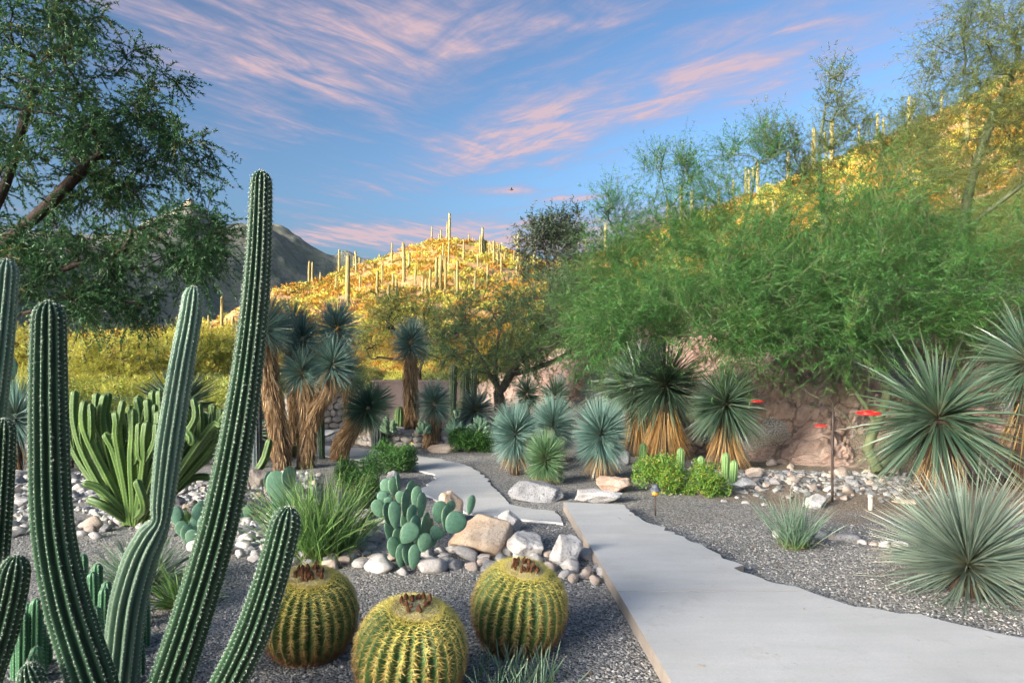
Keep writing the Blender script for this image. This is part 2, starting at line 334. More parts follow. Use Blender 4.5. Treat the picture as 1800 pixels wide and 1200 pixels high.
def cactus_material(name, crest, groove, dirty=(0.12, 0.10, 0.06), bloom=None):
    m, nt, N, L, b = newmat(name)
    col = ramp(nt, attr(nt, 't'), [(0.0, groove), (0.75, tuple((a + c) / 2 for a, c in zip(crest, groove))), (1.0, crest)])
    col = mixc(nt, ramp(nt, noise_n(nt, 4, 8, 0.7), [(0.52, (0, 0, 0)), (0.75, (0.55, 0.55, 0.55))]), col, bloom or tuple(x * 1.4 for x in crest))
    col = mixc(nt, ramp(nt, noise_n(nt, 9, 8, 0.75), [(0.62, (0, 0, 0)), (0.76, (0.75, 0.75, 0.75))]), col, dirty)
    L.new(col, b.inputs['Base Color']); b.inputs['Roughness'].default_value = 0.5; b.inputs['Specular IOR Level'].default_value = 0.4
    bump(nt, noise_n(nt, 45, 6, 0.6), 0.25, 0.004, b); return m
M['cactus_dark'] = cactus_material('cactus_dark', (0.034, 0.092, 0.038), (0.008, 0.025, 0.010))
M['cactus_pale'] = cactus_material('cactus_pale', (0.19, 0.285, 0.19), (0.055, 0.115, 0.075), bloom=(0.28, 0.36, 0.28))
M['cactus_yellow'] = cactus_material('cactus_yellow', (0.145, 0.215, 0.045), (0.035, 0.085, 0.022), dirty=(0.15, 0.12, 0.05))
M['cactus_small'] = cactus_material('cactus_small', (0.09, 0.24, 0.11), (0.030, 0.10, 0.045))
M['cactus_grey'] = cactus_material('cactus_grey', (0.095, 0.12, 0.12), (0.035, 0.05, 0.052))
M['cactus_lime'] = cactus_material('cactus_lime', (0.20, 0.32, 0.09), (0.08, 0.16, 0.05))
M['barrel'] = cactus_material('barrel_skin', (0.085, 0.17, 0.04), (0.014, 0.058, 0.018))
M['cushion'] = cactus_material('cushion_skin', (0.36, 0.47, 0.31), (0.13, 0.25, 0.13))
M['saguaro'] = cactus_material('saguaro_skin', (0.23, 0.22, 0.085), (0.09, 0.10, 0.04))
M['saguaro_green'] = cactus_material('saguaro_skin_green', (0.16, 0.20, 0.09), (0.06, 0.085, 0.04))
def pad_material():
    m, nt, N, L, b = newmat('prickly_pear_pad')
    c = N.new('ShaderNodeTexCoord'); v = N.new('ShaderNodeTexVoronoi'); v.inputs['Scale'].default_value = 34; L.new(c.outputs['Object'], v.inputs['Vector'])
    oi = N.new('ShaderNodeObjectInfo')
    col = ramp(nt, noise_n(nt, 7, 6, 0.6), [(0.3, (0.060, 0.155, 0.10)), (0.7, (0.125, 0.245, 0.165))])
    col = mixc(nt, 1.0, col, ramp(nt, oi.outputs['Random'], [(0, (0.75, 0.8, 0.8)), (1, (1.25, 1.15, 1.05))]), 'MULTIPLY')
    col = mixc(nt, ramp(nt, v.outputs['Distance'], [(0.10, (0.8, 0.8, 0.8)), (0.17, (0, 0, 0))]), col, (0.22, 0.22, 0.12))
    col = mixc(nt, ramp(nt, attr(nt, 't'), [(0.8, (0, 0, 0)), (1.0, (0.5, 0.5, 0.5))]), col, (0.24, 0.25, 0.13))
    L.new(col, b.inputs['Base Color']); b.inputs['Roughness'].default_value = 0.55; bump(nt, noise_n(nt, 30, 5), 0.2, 0.004, b); return m
M['pad'] = pad_material()
def mountain_material():
    m, nt, N, L, b = newmat('mountain_rock')
    g = N.new('ShaderNodeNewGeometry'); sx = N.new('ShaderNodeSeparateXYZ'); L.new(g.outputs['Normal'], sx.inputs[0])
    rock = ramp(nt, noise_n(nt, 0.011, 12, 0.72, 'Object', (1, 1, 0.35)), [(0.3, (0.20, 0.16, 0.165)), (0.5, (0.36, 0.285, 0.27)), (0.7, (0.50, 0.40, 0.36))])
    veg = ramp(nt, noise_n(nt, 0.09, 8, 0.75), [(0.38, (0.34, 0.29, 0.24)), (0.5, (0.25, 0.25, 0.17)), (0.66, (0.13, 0.16, 0.09))])
    f = N.new('ShaderNodeMath'); f.operation = 'ADD'; L.new(sx.outputs[2], f.inputs[0])
    f2 = N.new('ShaderNodeMath'); f2.operation = 'MULTIPLY'; f2.inputs[1].default_value = 0.9; L.new(noise_n(nt, 0.008, 8, 0.7), f2.inputs[0]); L.new(f2.outputs[0], f.inputs[1])
    col = mixc(nt, ramp(nt, f.outputs[0], [(0.98, (0, 0, 0)), (1.22, (1, 1, 1))]), rock, veg)
    L.new(col, b.inputs['Base Color']); b.inputs['Roughness'].default_value = 0.95
    bump(nt, noise_n(nt, 0.05, 12, 0.8), 1.0, 8.0, b); return m
M['mountain'] = mountain_material()
def outcrop_material():
    m, nt, N, L, b = newmat('outcrop_rock')
    a = noise_n(nt, 1.1, 10, 0.7); s = noise_n(nt, 2.3, 9, 0.75, 'Object', (0.5, 1, 2.4))
    col = ramp(nt, a, [(0.25, (0.16, 0.09, 0.065)), (0.45, (0.34, 0.205, 0.15)), (0.6, (0.48, 0.35, 0.28)), (0.8, (0.62, 0.53, 0.47))])
    col = mixc(nt, 0.5, col, ramp(nt, s, [(0.35, (0.17, 0.12, 0.10)), (0.55, (0.41, 0.30, 0.245)), (0.75, (0.57, 0.46, 0.39))]))
    v = N.new('ShaderNodeTexVoronoi'); v.feature = 'DISTANCE_TO_EDGE'; v.inputs['Scale'].default_value = 1.9
    c = N.new('ShaderNodeTexCoord'); wv = N.new('ShaderNodeMixRGB'); wv.inputs[0].default_value = 0.3
    nz = N.new('ShaderNodeTexNoise'); nz.inputs['Scale'].default_value = 2.5; nz.inputs['Detail'].default_value = 6; L.new(c.outputs['Object'], nz.inputs['Vector'])
    L.new(c.outputs['Object'], wv.inputs[1]); L.new(nz.outputs['Color'], wv.inputs[2]); L.new(wv.outputs[0], v.inputs['Vector'])
    col = mixc(nt, ramp(nt, v.outputs['Distance'], [(0.0, (0.75, 0.75, 0.75)), (0.05, (0, 0, 0))]), col, (0.06, 0.04, 0.03))
    L.new(col, b.inputs['Base Color']); b.inputs['Roughness'].default_value = 0.95
    bump(nt, noise_n(nt, 6, 12, 0.75), 1.0, 0.06, b); return m
M['outcrop'] = outcrop_material()

# ------------------------------------------------------------------ terrain
# photo column : (skyline row, skyline depth, foot depth, bank height at foot, bank foot depth)
TAB = np.array([
    (-3000, 612, 90, 60, 0.0, 30), (-400, 606, 90, 50, 0.0, 30), (0, 598, 100, 48, 0.0, 30), (300, 590, 105, 46, 0.0, 30), (400, 560, 112, 46, 0.0, 30), (480, 513, 120, 46, 0.0, 30),
    (560, 496, 125, 46, 0.0, 30), (640, 469, 130, 45, 0.0, 30), (700, 445, 135, 44, 0.0, 28), (760, 428, 140, 42, 0.0, 25), (790, 423, 140, 41, 0.05, 23),
    (850, 433, 140, 38, 0.5, 20), (900, 450, 138, 35, 0.9, 18.3), (960, 464, 130, 31, 1.3, 16.3), (1020, 455, 120, 28, 1.7, 14.5), (1080, 441, 110, 25, 2.0, 13.0),
    (1150, 418, 104, 22, 2.2, 11.8), (1200, 397, 100, 20, 2.3, 11.0), (1300, 353, 95, 17, 2.4, 10.3), (1400, 308, 92, 15, 2.4, 9.9), (1500, 264, 90, 14, 2.4, 9.6),
    (1600, 226, 90, 13, 2.4, 9.4), (1700, 182, 90, 13, 2.4, 9.2), (1800, 122, 88, 13, 2.4, 9.0), (2100, 10, 85, 13, 2.4, 9.0), (2800, -200, 80, 16, 2.0, 9.5), (6000, -200, 60, 20, 0.5, 12)])
TPHI = np.arctan((TAB[:, 0] - 900) / FPX)
SUNL = np.array([sun_to[0], sun_to[1]]); SUNL = SUNL / np.linalg.norm(SUNL); LAT = np.array([-SUNL[1], SUNL[0]])
def terrain(x, y):
    x = np.asarray(x, float); y = np.asarray(y, float)
    phi = np.arctan2(x, y); r = np.hypot(x, y); cphi = np.maximum(np.cos(phi), 0.25); d = r * cphi
    g = lambda k: np.interp(phi, TPHI, TAB[:, k])
    S_, D_, F_, B_, BF = g(1), g(2), g(3), g(4), g(5)
    zc = CAM_H + (HOR - S_) / FPX * D_
    t = (d - F_) / np.maximum(D_ - F_, 1)
    tc_ = np.clip(t, 0, 1)
    rise = tc_ ** 1.25
    bank = B_ * sm(0, 2.6, d - BF) + B_ * 0.25 * sm(2.6, 8, d - BF)
    z = bank * (1 - rise) + zc * rise
    z = np.where(t > 1, zc * (1 - 0.75 * sm(0, 90, d - D_)), z)
    win = sm(R(100), R(75), np.abs(phi)); z = z * win
    amp = sm(F_ + 1, F_ + 25, d) * win
    z = z + amp * (fbm(np.stack([x * 0.09, y * 0.09, x * 0 + 3.1], -1), 4) * 0.9)
    return z
def terr1(x, y): return float(terrain(np.array([x]), np.array([y]))[0])
def hit(px, py, near=16.0, far=150.0):
    """where the line of sight through a photo point meets the terrain"""
    d = np.geomspace(near, far, 900); x = (px - 900) / FPX * d; z = CAM_H + (HOR - py) / FPX * d
    b = z - terrain(x, d)
    k = np.where(b <= 0)[0]
    i = k[0] if len(k) else int(np.argmin(b / d))
    return np.array([x[i], d[i], float(terrain(x[i:i + 1], d[i:i + 1])[0])])

def make_ground():
    phi = np.unique(np.concatenate([np.arange(-180, -42, 2.0), np.arange(-42, 44, 0.5), np.arange(44, 180, 2.0)]))
    phi = np.radians(phi)
    rr = np.concatenate([[0.0], np.geomspace(0.6, 8, 14), np.linspace(8.4, 26, 46), np.geomspace(26.6, 170, 105), np.geomspace(180, 9000, 22)])
    A, B = np.meshgrid(phi, rr); x = np.sin(A) * B; y = np.cos(A) * B
    z = terrain(x, y); z = np.where(B > 1500, z, z)
    v = np.stack([x, y, z], -1).reshape(-1, 3); n, mcol = len(rr), len(phi)
    i = np.arange(n - 1)[:, None] * mcol; j = np.arange(mcol)[None, :]; jn = (j + 1) % mcol
    q = np.stack([i + j, i + jn, i + mcol + jn, i + mcol + j], -1).reshape(-1, 4)[:, ::-1]
    mb = MB(); mb.add(v, q)
    o = mb.build('ground', M['ground']); struct(o)
    o['label'] = 'gravel garden ground running out into desert hillside'
make_ground()

def make_mountain():
    D0 = 1500.0
    pts = [(-700, 470), (-300, 400), (0, 395), (150, 415), (230, 400), (290, 372), (335, 350), (365, 380), (385, 402), (405, 392), (425, 390), (440, 398), (470, 388), (490, 398), (520, 412),
           (560, 436), (585, 446), (610, 442), (635, 455), (660, 452), (760, 470), (900, 500), (1200, 560), (1500, 610)]
    px = np.linspace(-700, 1500, 420); sk_ = np.interp(px, [p[0] for p in pts], [p[1] for p in pts])
    tt = np.linspace(0, 1.25, 110)
    U, T = np.meshgrid((px - 900) / FPX, tt); SK = np.broadcast_to(sk_, U.shape)
    d = 620 + (D0 - 620) * T
    h = CAM_H + (HOR - SK) / FPX * D0
    x = U * d; y = d
    rn = ridged(np.stack([x * 0.006, y * 0.0035, x * 0 + 5], -1), 6, 0.55) / 1.9
    prof = np.where(T < 1, T ** 1.35, 1 - (T - 1) * 0.9)
    z = h * prof + (rn - 0.75) * h * 0.42 * np.clip(T * 2.2, 0, 1) * np.clip((1.0 - T) * 5, 0.08, 1) + fbm(np.stack([x * 0.03, y * 0.03, x * 0], -1), 4) * 5 * np.clip(T * 3, 0, 1)
    z -= 8 * (T < 0.02)
    v = np.stack([x, y, z], -1).reshape(-1, 3); n, m = U.shape
    i = np.arange(n - 1)[:, None] * m; j = np.arange(m - 1)[None, :]
    mb = MB(); mb.add(v, np.stack([i + j, i + j + 1, i + m + j + 1, i + m + j], -1).reshape(-1, 4))
    o = mb.build('mountain', M['mountain']); struct(o); o['label'] = 'far rocky mountain in evening shade'
    # a range added out of view, put there to keep the mountain in shade
    c = np.array([-650.0, 1150.0]) + SUNL * 900
    L_ = np.linspace(-1500, 1500, 160); Q = np.linspace(-1, 1, 31)
    LL, QQ = np.meshgrid(L_, Q)
    x = c[0] + LAT[0] * LL + SUNL[0] * QQ * 320; y = c[1] + LAT[1] * LL + SUNL[1] * QQ * 320
    cut = sm(-1500, -1100, LL) * sm(1500, 1100, LL)
    # it ends before the line of light that reaches the golden hill
    lat = x * LAT[0] + y * LAT[1]; keep = sm(-190, -330, lat)
    z = (560 + fbm(np.stack([x * 0.004, y * 0.004, x * 0 + 9], -1), 5) * 60) * (1 - np.abs(QQ)) ** 0.9 * cut * keep - 4
    v = np.stack([x, y, z], -1).reshape(-1, 3); n, m = LL.shape
    i = np.arange(n - 1)[:, None] * m; j = np.arange(m - 1)[None, :]
    mb = MB(); mb.add(v, np.stack([i + j, i + j + 1, i + m + j + 1, i + m + j], -1).reshape(-1, 4))
    o = mb.build('shade_range', M['mountain']); struct(o)
make_mountain()
def make_shade_ridge():
    # unseen terrain added behind the viewer, crest shaped to shade garden but not hills
    A0 = 700.0; tn = math.tan(R(SUN_EL))
    l = np.unique(np.concatenate([np.linspace(-380, -70, 40), np.linspace(-70, 10, 50), np.linspace(10, 700, 50)])); q = np.linspace(-1, 1, 25)
    LL, Q = np.meshgrid(l, q); a = -A0 + Q * 330
    top = A0 * tn + np.interp(LL, [-380, -240, -60, -46, -30, -24, -20, -15, 20, 120, 400, 700], [-120, -30, -12, -8, -1, 1, 9, 24, 28, 34, 40, -123])
    top = top + fbm(np.stack([LL * .02, LL * 0, LL * 0], -1), 2) * 1.2
    z = np.maximum(top * (1 - np.abs(Q)) ** 0.85, 0) + fbm(np.stack([LL * .03, Q * 8, LL * 0 + 2], -1), 4) * 3 * (np.abs(Q) > .08) - 4 * (np.abs(Q) > .98)
    x = -SUNL[0] * a + LAT[0] * LL; y = -SUNL[1] * a + LAT[1] * LL
    n, m = LL.shape; i = np.arange(n - 1)[:, None] * m; j = np.arange(m - 1)[None, :]
    mb = MB(); mb.add(np.stack([x, y, z], -1).reshape(-1, 3), np.stack([i + j, i + j + 1, i + m + j + 1, i + m + j], -1).reshape(-1, 4))
    struct(mb.build('shade_ridge', M['mountain']))
make_shade_ridge()

# ------------------------------------------------------------------ paths
def poly_slab(name, pts, z0, z1, mat, parent=None, side=None):
    """a slab from an outline (list of xy), top triangulated as ngon, with sides"""
    p = np.asarray(pts, float); n = len(p)
    ar = np.sum(p[:, 0] * np.roll(p[:, 1], -1) - np.roll(p[:, 0], -1) * p[:, 1])
    if ar < 0: p = p[::-1]
    c = p.mean(0)
    v = np.concatenate([np.c_[p, np.full(n, z1)], np.c_[p, np.full(n, z0)], np.c_[c + (p - c), np.full(n, z1)]])
    i = np.arange(n); j = (i + 1) % n
    mb = MB(); mb.add(v[:2 * n], np.arange(n)[None, :]); mb.add(v[:2 * n], np.stack([j, i, i + n, j + n], -1), 1 if side else 0)
    return mb.build(name, [mat, side] if side else mat, parent, smooth=False)
def ragged(pts, amp, step):
    """subdivide an open polyline and roughen it like a hand-broken edge"""
    out = []
    for a, b in zip(pts[:-1], pts[1:]):
        a, b = np.array(a), np.array(b); L_ = np.linalg.norm(b - a); k = max(1, int(L_ / step))
        nv = np.array([-(b - a)[1], (b - a)[0]]) / max(L_, 1e-6)
        for q in range(k):
            f = q / k; out.append(a + (b - a) * f + nv * rng.normal() * amp * (0 < q) + (b - a) / k * rng.uniform(-0.25, 0.25) * (0 < q))
    out.append(np.array(pts[-1])); return out
PZ = 0.085
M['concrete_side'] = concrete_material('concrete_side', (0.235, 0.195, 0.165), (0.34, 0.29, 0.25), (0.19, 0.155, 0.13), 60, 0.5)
path = ob('concrete_path', None); struct(path); path['label'] = 'pale concrete garden path with sawn joints and one broken edge'
g2 = lambda px, py, z=PZ: G(px, py, z)[:2]
Lf = [g2(990, 882), g2(1086, 1039), g2(1182, 1200), g2(1262, 1330), g2(1345, 1470)]
Rt = [g2(1097, 886), g2(1115, 905), g2(1170, 926), g2(1240, 962), g2(1290, 986), g2(1302, 1004), g2(1350, 1021), g2(1400, 1030), g2(1450, 1049), g2(1560, 1073), g2(1640, 1086),
      g2(1720, 1104), g2(1800, 1121), g2(1990, 1165), g2(2300, 1250), g2(2500, 1330), g2(2700, 1470)]
Rr = np.array(ragged(Rt, 0.026, 0.075)); Ll = np.array(ragged(Lf, 0.0, 0.5))
yj = [Rr[0][1] + 0.02, G(1100, 938, PZ)[1], G(1100, 1039, PZ)[1], G(1200, 1300, PZ)[1], min(Rr[-1][1], Ll[-1][1])]
def edge_x(E, y): o_ = np.argsort(E[:, 1]); return np.interp(y, E[o_, 1], E[o_, 0])
for k in range(4):
    ya, yb = yj[k] - (0.0035 if k else 0), yj[k + 1] + 0.0035
    lp = [(edge_x(Ll, y), y) for y in np.linspace(ya, yb, 6)]
    rm = Rr[(Rr[:, 1] < ya - 0.01) & (Rr[:, 1] > yb + 0.01)]
    rp = [(edge_x(Rr, yb), yb)] + sorted([tuple(q) for q in rm], key=lambda q: q[1]) + [(edge_x(Rr, ya), ya)]
    if k == 0: lp = [tuple(Lf[0])] + lp[1:]; rp = rp[:-1] + [tuple(Rt[0])]
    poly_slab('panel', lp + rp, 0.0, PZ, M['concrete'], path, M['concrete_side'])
jo = [(edge_x(Ll, y) + 0.01, y) for y in np.linspace(yj[0] - 0.02, yj[4], 14)] + [(edge_x(Rr, y) - 0.03, y) for y in np.linspace(yj[4], yj[0] - 0.03, 60)]
o = poly_slab('path_base', jo, -0.02, PZ - 0.05, M['mortar'], path)
A2 = [(990, 919), (975, 898), (930, 893), (895, 886), (880, 868), (862, 848), (850, 838), (836, 826), (820, 818), (800, 812), (780, 808), (750, 803), (724, 799), (690, 794), (650, 789), (600, 785), (560, 782)]
A3 = [(565, 768), (590, 758), (560, 752), (545, 755), (530, 776), (540, 796), (600, 805), (680, 812), (722, 818), (735, 826), (762, 832), (768, 842), (745, 856), (742, 866), (762, 876), (790, 888), (820, 900), (850, 905), (900, 909), (950, 915), (990, 919)]
apts = ragged([G(*p, 0.02)[:2] for p in A2], 0.02, 0.08) + ragged([G(*p, 0.02)[:2] for p in A3], 0.02, 0.09)[:-1]
o = poly_slab('gravel_path', apts, -0.02, 0.022, M['aggregate']); struct(o); o['label'] = 'winding exposed-aggregate path leading behind the tall yuccas'

# ------------------------------------------------------------------ rocks
def ico(sub):
    import bmesh
    bm = bmesh.new(); bmesh.ops.create_icosphere(bm, subdivisions=sub, radius=1); bm.verts.ensure_lookup_table()
    v = np.array([q.co[:] for q in bm.verts]); f = np.array([[w_.index for w_ in q.verts] for q in bm.faces]); bm.free(); return v, f
ICO = {k: ico(k) for k in (1, 2, 3, 4, 5)}
def rock_mesh(name, mat, size, sub=3, seed=0, planes=14, rough=0.07, smooth=True, hard=0.52):
    rs = np.random.default_rng(seed); v, f = ICO[sub]; v = v.copy()
    rad = np.full(len(v), 1.0)
    for k in range(planes):
        nvec = rs.normal(size=3); nvec /= np.linalg.norm(nvec); c = rs.uniform(hard, 0.95)
        dp = v @ nvec; lim = np.where(dp > 1e-3, c / np.maximum(dp, 1e-3), 9); rad = np.minimum(rad, lim)
    v = v * rad[:, None]
    v = v * (1 + (fbm(v * 2.1 + seed * 3.7, 4) * rough)[:, None])
    v = v * np.asarray(size) ; mb = MB(); mb.add(v, f); return mb.mesh(name, mat, smooth)
def rock(name, label, px, py_base, wpx, hpx, mat, seed, dep=0.8, group=None, sub=5, sink=0.18, rz=0.0, planes=15, rough=0.075):
    """boulder whose visible foot is at photo row py_base"""
    p = G(px, py_base); k = p[1] / FPX
    hw, hh = wpx * k / 2, hpx * k
    ph = hh * 0.82                                   # part of the seen height is the top surface
    sz = (hw * 1.04, hw * dep, ph / (2 - 2 * sink) * 1.25)
    me = rock_mesh(name, mat, sz, sub, seed, planes, rough)
    o = ob(name, me, None, ((px - 900) / FPX * (p[1] + hw * dep * 0.9), p[1] + hw * dep * 0.9, sz[2] * (1 - 2 * sink) * 0.8)); o.rotation_euler.z = rz
    return tag(o, label, 'rock', group)
rock('boulder', 'rounded grey granite boulder where the two paths meet', 946, 884, 98, 42, M['rock_grey'], 3, 0.6)
rock('boulder', 'low flat white and grey boulder at the end of the concrete path', 1046, 887, 104, 26, M['rock_white'], 5, 0.5, rough=0.1)
rock('boulder', 'pinkish brown craggy boulder beside the bright green shrub', 1078, 868, 66, 34, M['rock_pink'], 8, 0.7, rough=0.12)
rock('boulder', 'large tan boulder behind the white rocks near the prickly pear', 845, 982, 128, 84, M['rock_tan'], 11, 0.85, rough=0.05)
rock('boulder', 'small grey angular rock leaning on the large tan boulder', 897, 936, 50, 38, M['rock_white'], 12, 0.8)
rock('boulder', 'white blocky boulder between the tan boulder and the path corner', 926, 984, 70, 50, M['rock_white'], 14, 0.8)
rock('boulder', 'white and tan boulder touching the concrete path edge', 995, 997, 72, 56, M['rock_white'], 19, 0.8)
rock('boulder', 'pale pink boulder behind the prickly pear pads', 786, 922, 62, 56, M['rock_tan'], 21, 0.8)
rock('boulder', 'long flat stone at the foot of the shortest trunked yucca', 779, 796, 56, 16, M['rock_tan'], 25, 0.35)
rock('boulder', 'white stone at the foot of the rounded green bush', 690, 846, 30, 20, M['rock_white'], 27, 0.7, sub=3)
rock('boulder', 'dark brown boulder at the foot of the leaning yucca trunks', 458, 858, 50, 40, M['rock_dark'], 29, 0.9)
rock('boulder', 'cream rock standing behind the small blue grass tuft', 1431, 893, 46, 24, M['rock_white'], 33, 0.7)
rock('boulder', 'white rock beside the bright green shrub under the sotol', 1305, 859, 48, 20, M['rock_white'], 35, 0.6)
rock('boulder', 'grey rounded rock half hidden behind the striped yucca ball', 1098, 818, 30, 26, M['rock_grey'], 37, 0.8, sub=3)
rock('boulder', 'flat tan flagstone lying near the cream stake', 1592, 888, 62, 8, M['rock_tan'], 39, 0.6, sub=3)
for i, (px, py, w, h, m_) in enumerate([(1443, 948, 28, 14, 'rock_river'), (1466, 950, 24, 13, 'rock_river2'), (1492, 955, 44, 21, 'rock_grey'), (1516, 957, 22, 9, 'rock_river'), (1536, 960, 22, 9, 'rock_river2'),
        (1556, 963, 26, 12, 'rock_river'), (1585, 968, 36, 15, 'rock_river'), (1365, 947, 22, 16, 'rock_white'), (1612, 962, 30, 14, 'rock_white'), (1760, 975, 34, 18, 'rock_river2'), (1790, 962, 30, 16, 'rock_white')]):
    rock('border_rock', 'small rounded rock in the line beside the grey-leaved sotol', px, py, w, h, M[m_], 60 + i, 0.8, 'rocks in a line on the gravel', 2)

RV = [(rock_mesh('river_rock', M[m_], (1, q, z_), 3, 100 + k, 13, 0.08, True, 0.5)) for k, (m_, q, z_) in enumerate([('rock_river', .75, .62), ('rock_river', .8, .55), ('rock_river2', .7, .6), ('rock_white', .85, .65),
      ('rock_river', .65, .5), ('rock_white', .7, .55), ('rock_river2', .8, .7), ('rock_grey', .75, .6)])]
RVC = ['pale grey', 'smooth pale grey', 'brown', 'white', 'flat pale grey', 'flat white', 'thick brown', 'dark grey']
def scatter_rock(x, y, s, z=None, label=None, group=None, name='river_rock'):
    q = random.randrange(len(RV)) if name != 'fallen_stone' else random.choice((2, 6, 7, 2, 0)); label = ('small ' if s < .05 else 'large ' if s > .09 else '') + RVC[q] + ' ' + label
    o = ob(name, RV[q], None, (x, y, (terr1(x, y) if z is None else z) + s * 0.28))
    o.scale = (s, s, s); o.rotation_euler = (rng.uniform(-.25, .25), rng.uniform(-.25, .25), rng.uniform(0, 6.28))
    return tag(o, label, 'rock', group)
LB = ('river rock in the edging that borders the open gravel', 'rocks edging the planting bed')
placed = []
def free(x, y, s):
    for (a, b, c) in placed:
        if (a - x) ** 2 + (b - y) ** 2 < ((s + c) * 0.78) ** 2: return False
    placed.append((x, y, s)); return True
# edging: a band of stones along the near side of the bed, then the looser bed behind it
ED = [(340, 972), (400, 975), (450, 990), (505, 1000), (560, 997), (620, 1002), (690, 1010), (760, 1006), (820, 1002), (880, 1003), (930, 1010), (990, 1022), (1040, 1028), (1066, 1020)]
edx = np.array([p[0] for p in ED]); edy = np.array([p[1] for p in ED])
n_ed = 0
for k in range(1400):
    px = rng.uniform(345, 1064); py = np.interp(px, edx, edy) - abs(rng.normal()) * 15
    if rng.uniform() < 0.25: py -= rng.uniform(0, 25)
    p = G(px, py); s = rng.uniform(0.05, 0.125) * (1.15 if px > 560 else 1.0)
    if n_ed < 165 and free(p[0], p[1], s):
        scatter_rock(p[0], p[1], s, 0, *LB); n_ed += 1
LB2 = ('stone strewn over the cactus bed', 'stones strewn over the cactus bed')
n2_ = 0
for k in range(5000):
    px = rng.uniform(-40, 700); py = rng.uniform(836, 960)
    if px > 430 and py > np.interp(px, edx, edy) - 20: continue
    if px < 330 and (py > 935 + 12 * math.sin(px * .05) or 888 < py < 918): continue
    if px > 560 and py < 890: continue
    p = G(px, py); s = abs(rng.normal(0.05, 0.035)) + 0.025
    if n2_ < 290 and free(p[0], p[1], s):
        scatter_rock(p[0], p[1], s, 0, *LB2, name='bed_stone'); n2_ += 1
LB3 = ('broken stone fallen at the foot of the rock bank', 'stones at the foot of the rock bank')
n3_ = 0
for k in range(1500):
    px = rng.uniform(1180, 1570); py = 822 + (px - 1200) * 0.03 + rng.normal() * 12 + 12
    p = G(px, py); s = abs(rng.normal(0.035, 0.035)) + 0.022
    if n3_ < 80 and free(p[0], p[1], s): scatter_rock(p[0], p[1], s, None, *LB3, name='fallen_stone'); n3_ += 1

# broken stone mulch between the larger stones
def rubble():
    V0, F0 = ICO[1]; P_, S_ = [], []
    n = 9000; px = rng.uniform(-120, 700, n); py = rng.uniform(832, 975, n)
    ok = (px > 430) & (py < np.interp(px, edx, edy) - 8) | (px <= 430) & (py < 905 + 10 * np.sin(px * .04)) | (px > 330) & (px <= 430) & (py < 965)
    ok &= ~((px > 560) & (py < 892)); ok &= ~((px < 330) & (py > 884) & (py < 893))
    a = np.stack([px, py], 1)[ok]
    m2 = 1500; px = rng.uniform(1150, 1700, m2); py = 828 + (px - 1200) * .03 + np.abs(rng.normal(size=m2)) * 20 - 6; a = np.vstack([a, np.stack([px, py], 1)])
    d = CAM_H * FPX / (a[:, 1] - HOR); x = (a[:, 0] - 900) / FPX * d; n = len(d); z = terrain(x, d)
    s = np.abs(rng.normal(.018, .014, n)) + .010
    v = V0[None] * rng.uniform(.55, 1.15, (n, len(V0), 1)) * (s[:, None] * np.stack([rng.uniform(.9, 1.5, n), rng.uniform(.7, 1.1, n), rng.uniform(.45, .8, n)], 1))[:, None]
    an = rng.uniform(0, 6.28, n); ca, sa = np.cos(an)[:, None], np.sin(an)[:, None]
    v = np.stack([v[..., 0] * ca - v[..., 1] * sa + x[:, None], v[..., 0] * sa + v[..., 1] * ca + d[:, None], v[..., 2] + (z + s * .2)[:, None]], -1)
    mb = MB(); mb.add(v, (F0[None] + np.arange(n)[:, None, None] * len(V0)).reshape(-1, 3), 0, np.repeat(np.where(x > 2.5, rng.uniform(.0, .72, n), rng.uniform(.35, 1, n) ** .8), len(V0)))
    o = mb.build('rubble', M['pebble'], smooth=False, kind='stuff'); tag(o, 'pale broken stone mulch over the cactus bed and bank foot', 'rubble')
rubble()
# fine gravel as real pebbles near the eye
def gravel():
    n = 30000
    px = rng.uniform(-100, 1900, n); py = HOR + 1 / rng.uniform(1 / 760., 1 / 300., n)
    d = CAM_H * FPX / (py - HOR); x = (px - 900) / FPX * d
    inpath = (x > np.interp(d, Ll[np.argsort(Ll[:, 1]), 1], Ll[np.argsort(Ll[:, 1]), 0]) - 0.01) & (x < np.interp(d, Rr[np.argsort(Rr[:, 1]), 1], Rr[np.argsort(Rr[:, 1]), 0]) + 0.0) & (d < 7)
    x, d = x[~inpath], d[~inpath]; n = len(x)
    o8 = np.array([(1, 0, 0), (-1, 0, 0), (0, 1, 0), (0, -1, 0), (0, 0, 1), (0, 0, -1)], float)
    fc = np.array([(0, 2, 4), (2, 1, 4), (1, 3, 4), (3, 0, 4), (2, 0, 5), (1, 2, 5), (3, 1, 5), (0, 3, 5)])
    s = rng.uniform(0.0045, 0.0105, n); a = rng.uniform(0, 6.28, n)
    v = o8[None] * np.stack([s * rng.uniform(.8, 1.5, n), s, s * rng.uniform(.5, .9, n)], -1)[:, None, :] * rng.uniform(.7, 1.2, (n, 6, 1))
    ca, sa = np.cos(a)[:, None], np.sin(a)[:, None]
    v = np.stack([v[..., 0] * ca - v[..., 1] * sa, v[..., 0] * sa + v[..., 1] * ca, v[..., 2]], -1)
    v[..., 0] += x[:, None]; v[..., 1] += d[:, None]; v[..., 2] += (s * 0.25)[:, None]
    f = (fc[None] + np.arange(n)[:, None, None] * 6).reshape(-1, 3)
    mb = MB(); mb.add(v, f, 0, np.repeat(rng.uniform(size=n), 6)); o = mb.build('gravel', M['pebble'], smooth=False, kind='stuff')
    tag(o, 'fine grey and tan gravel beside the concrete path', 'gravel')
gravel()

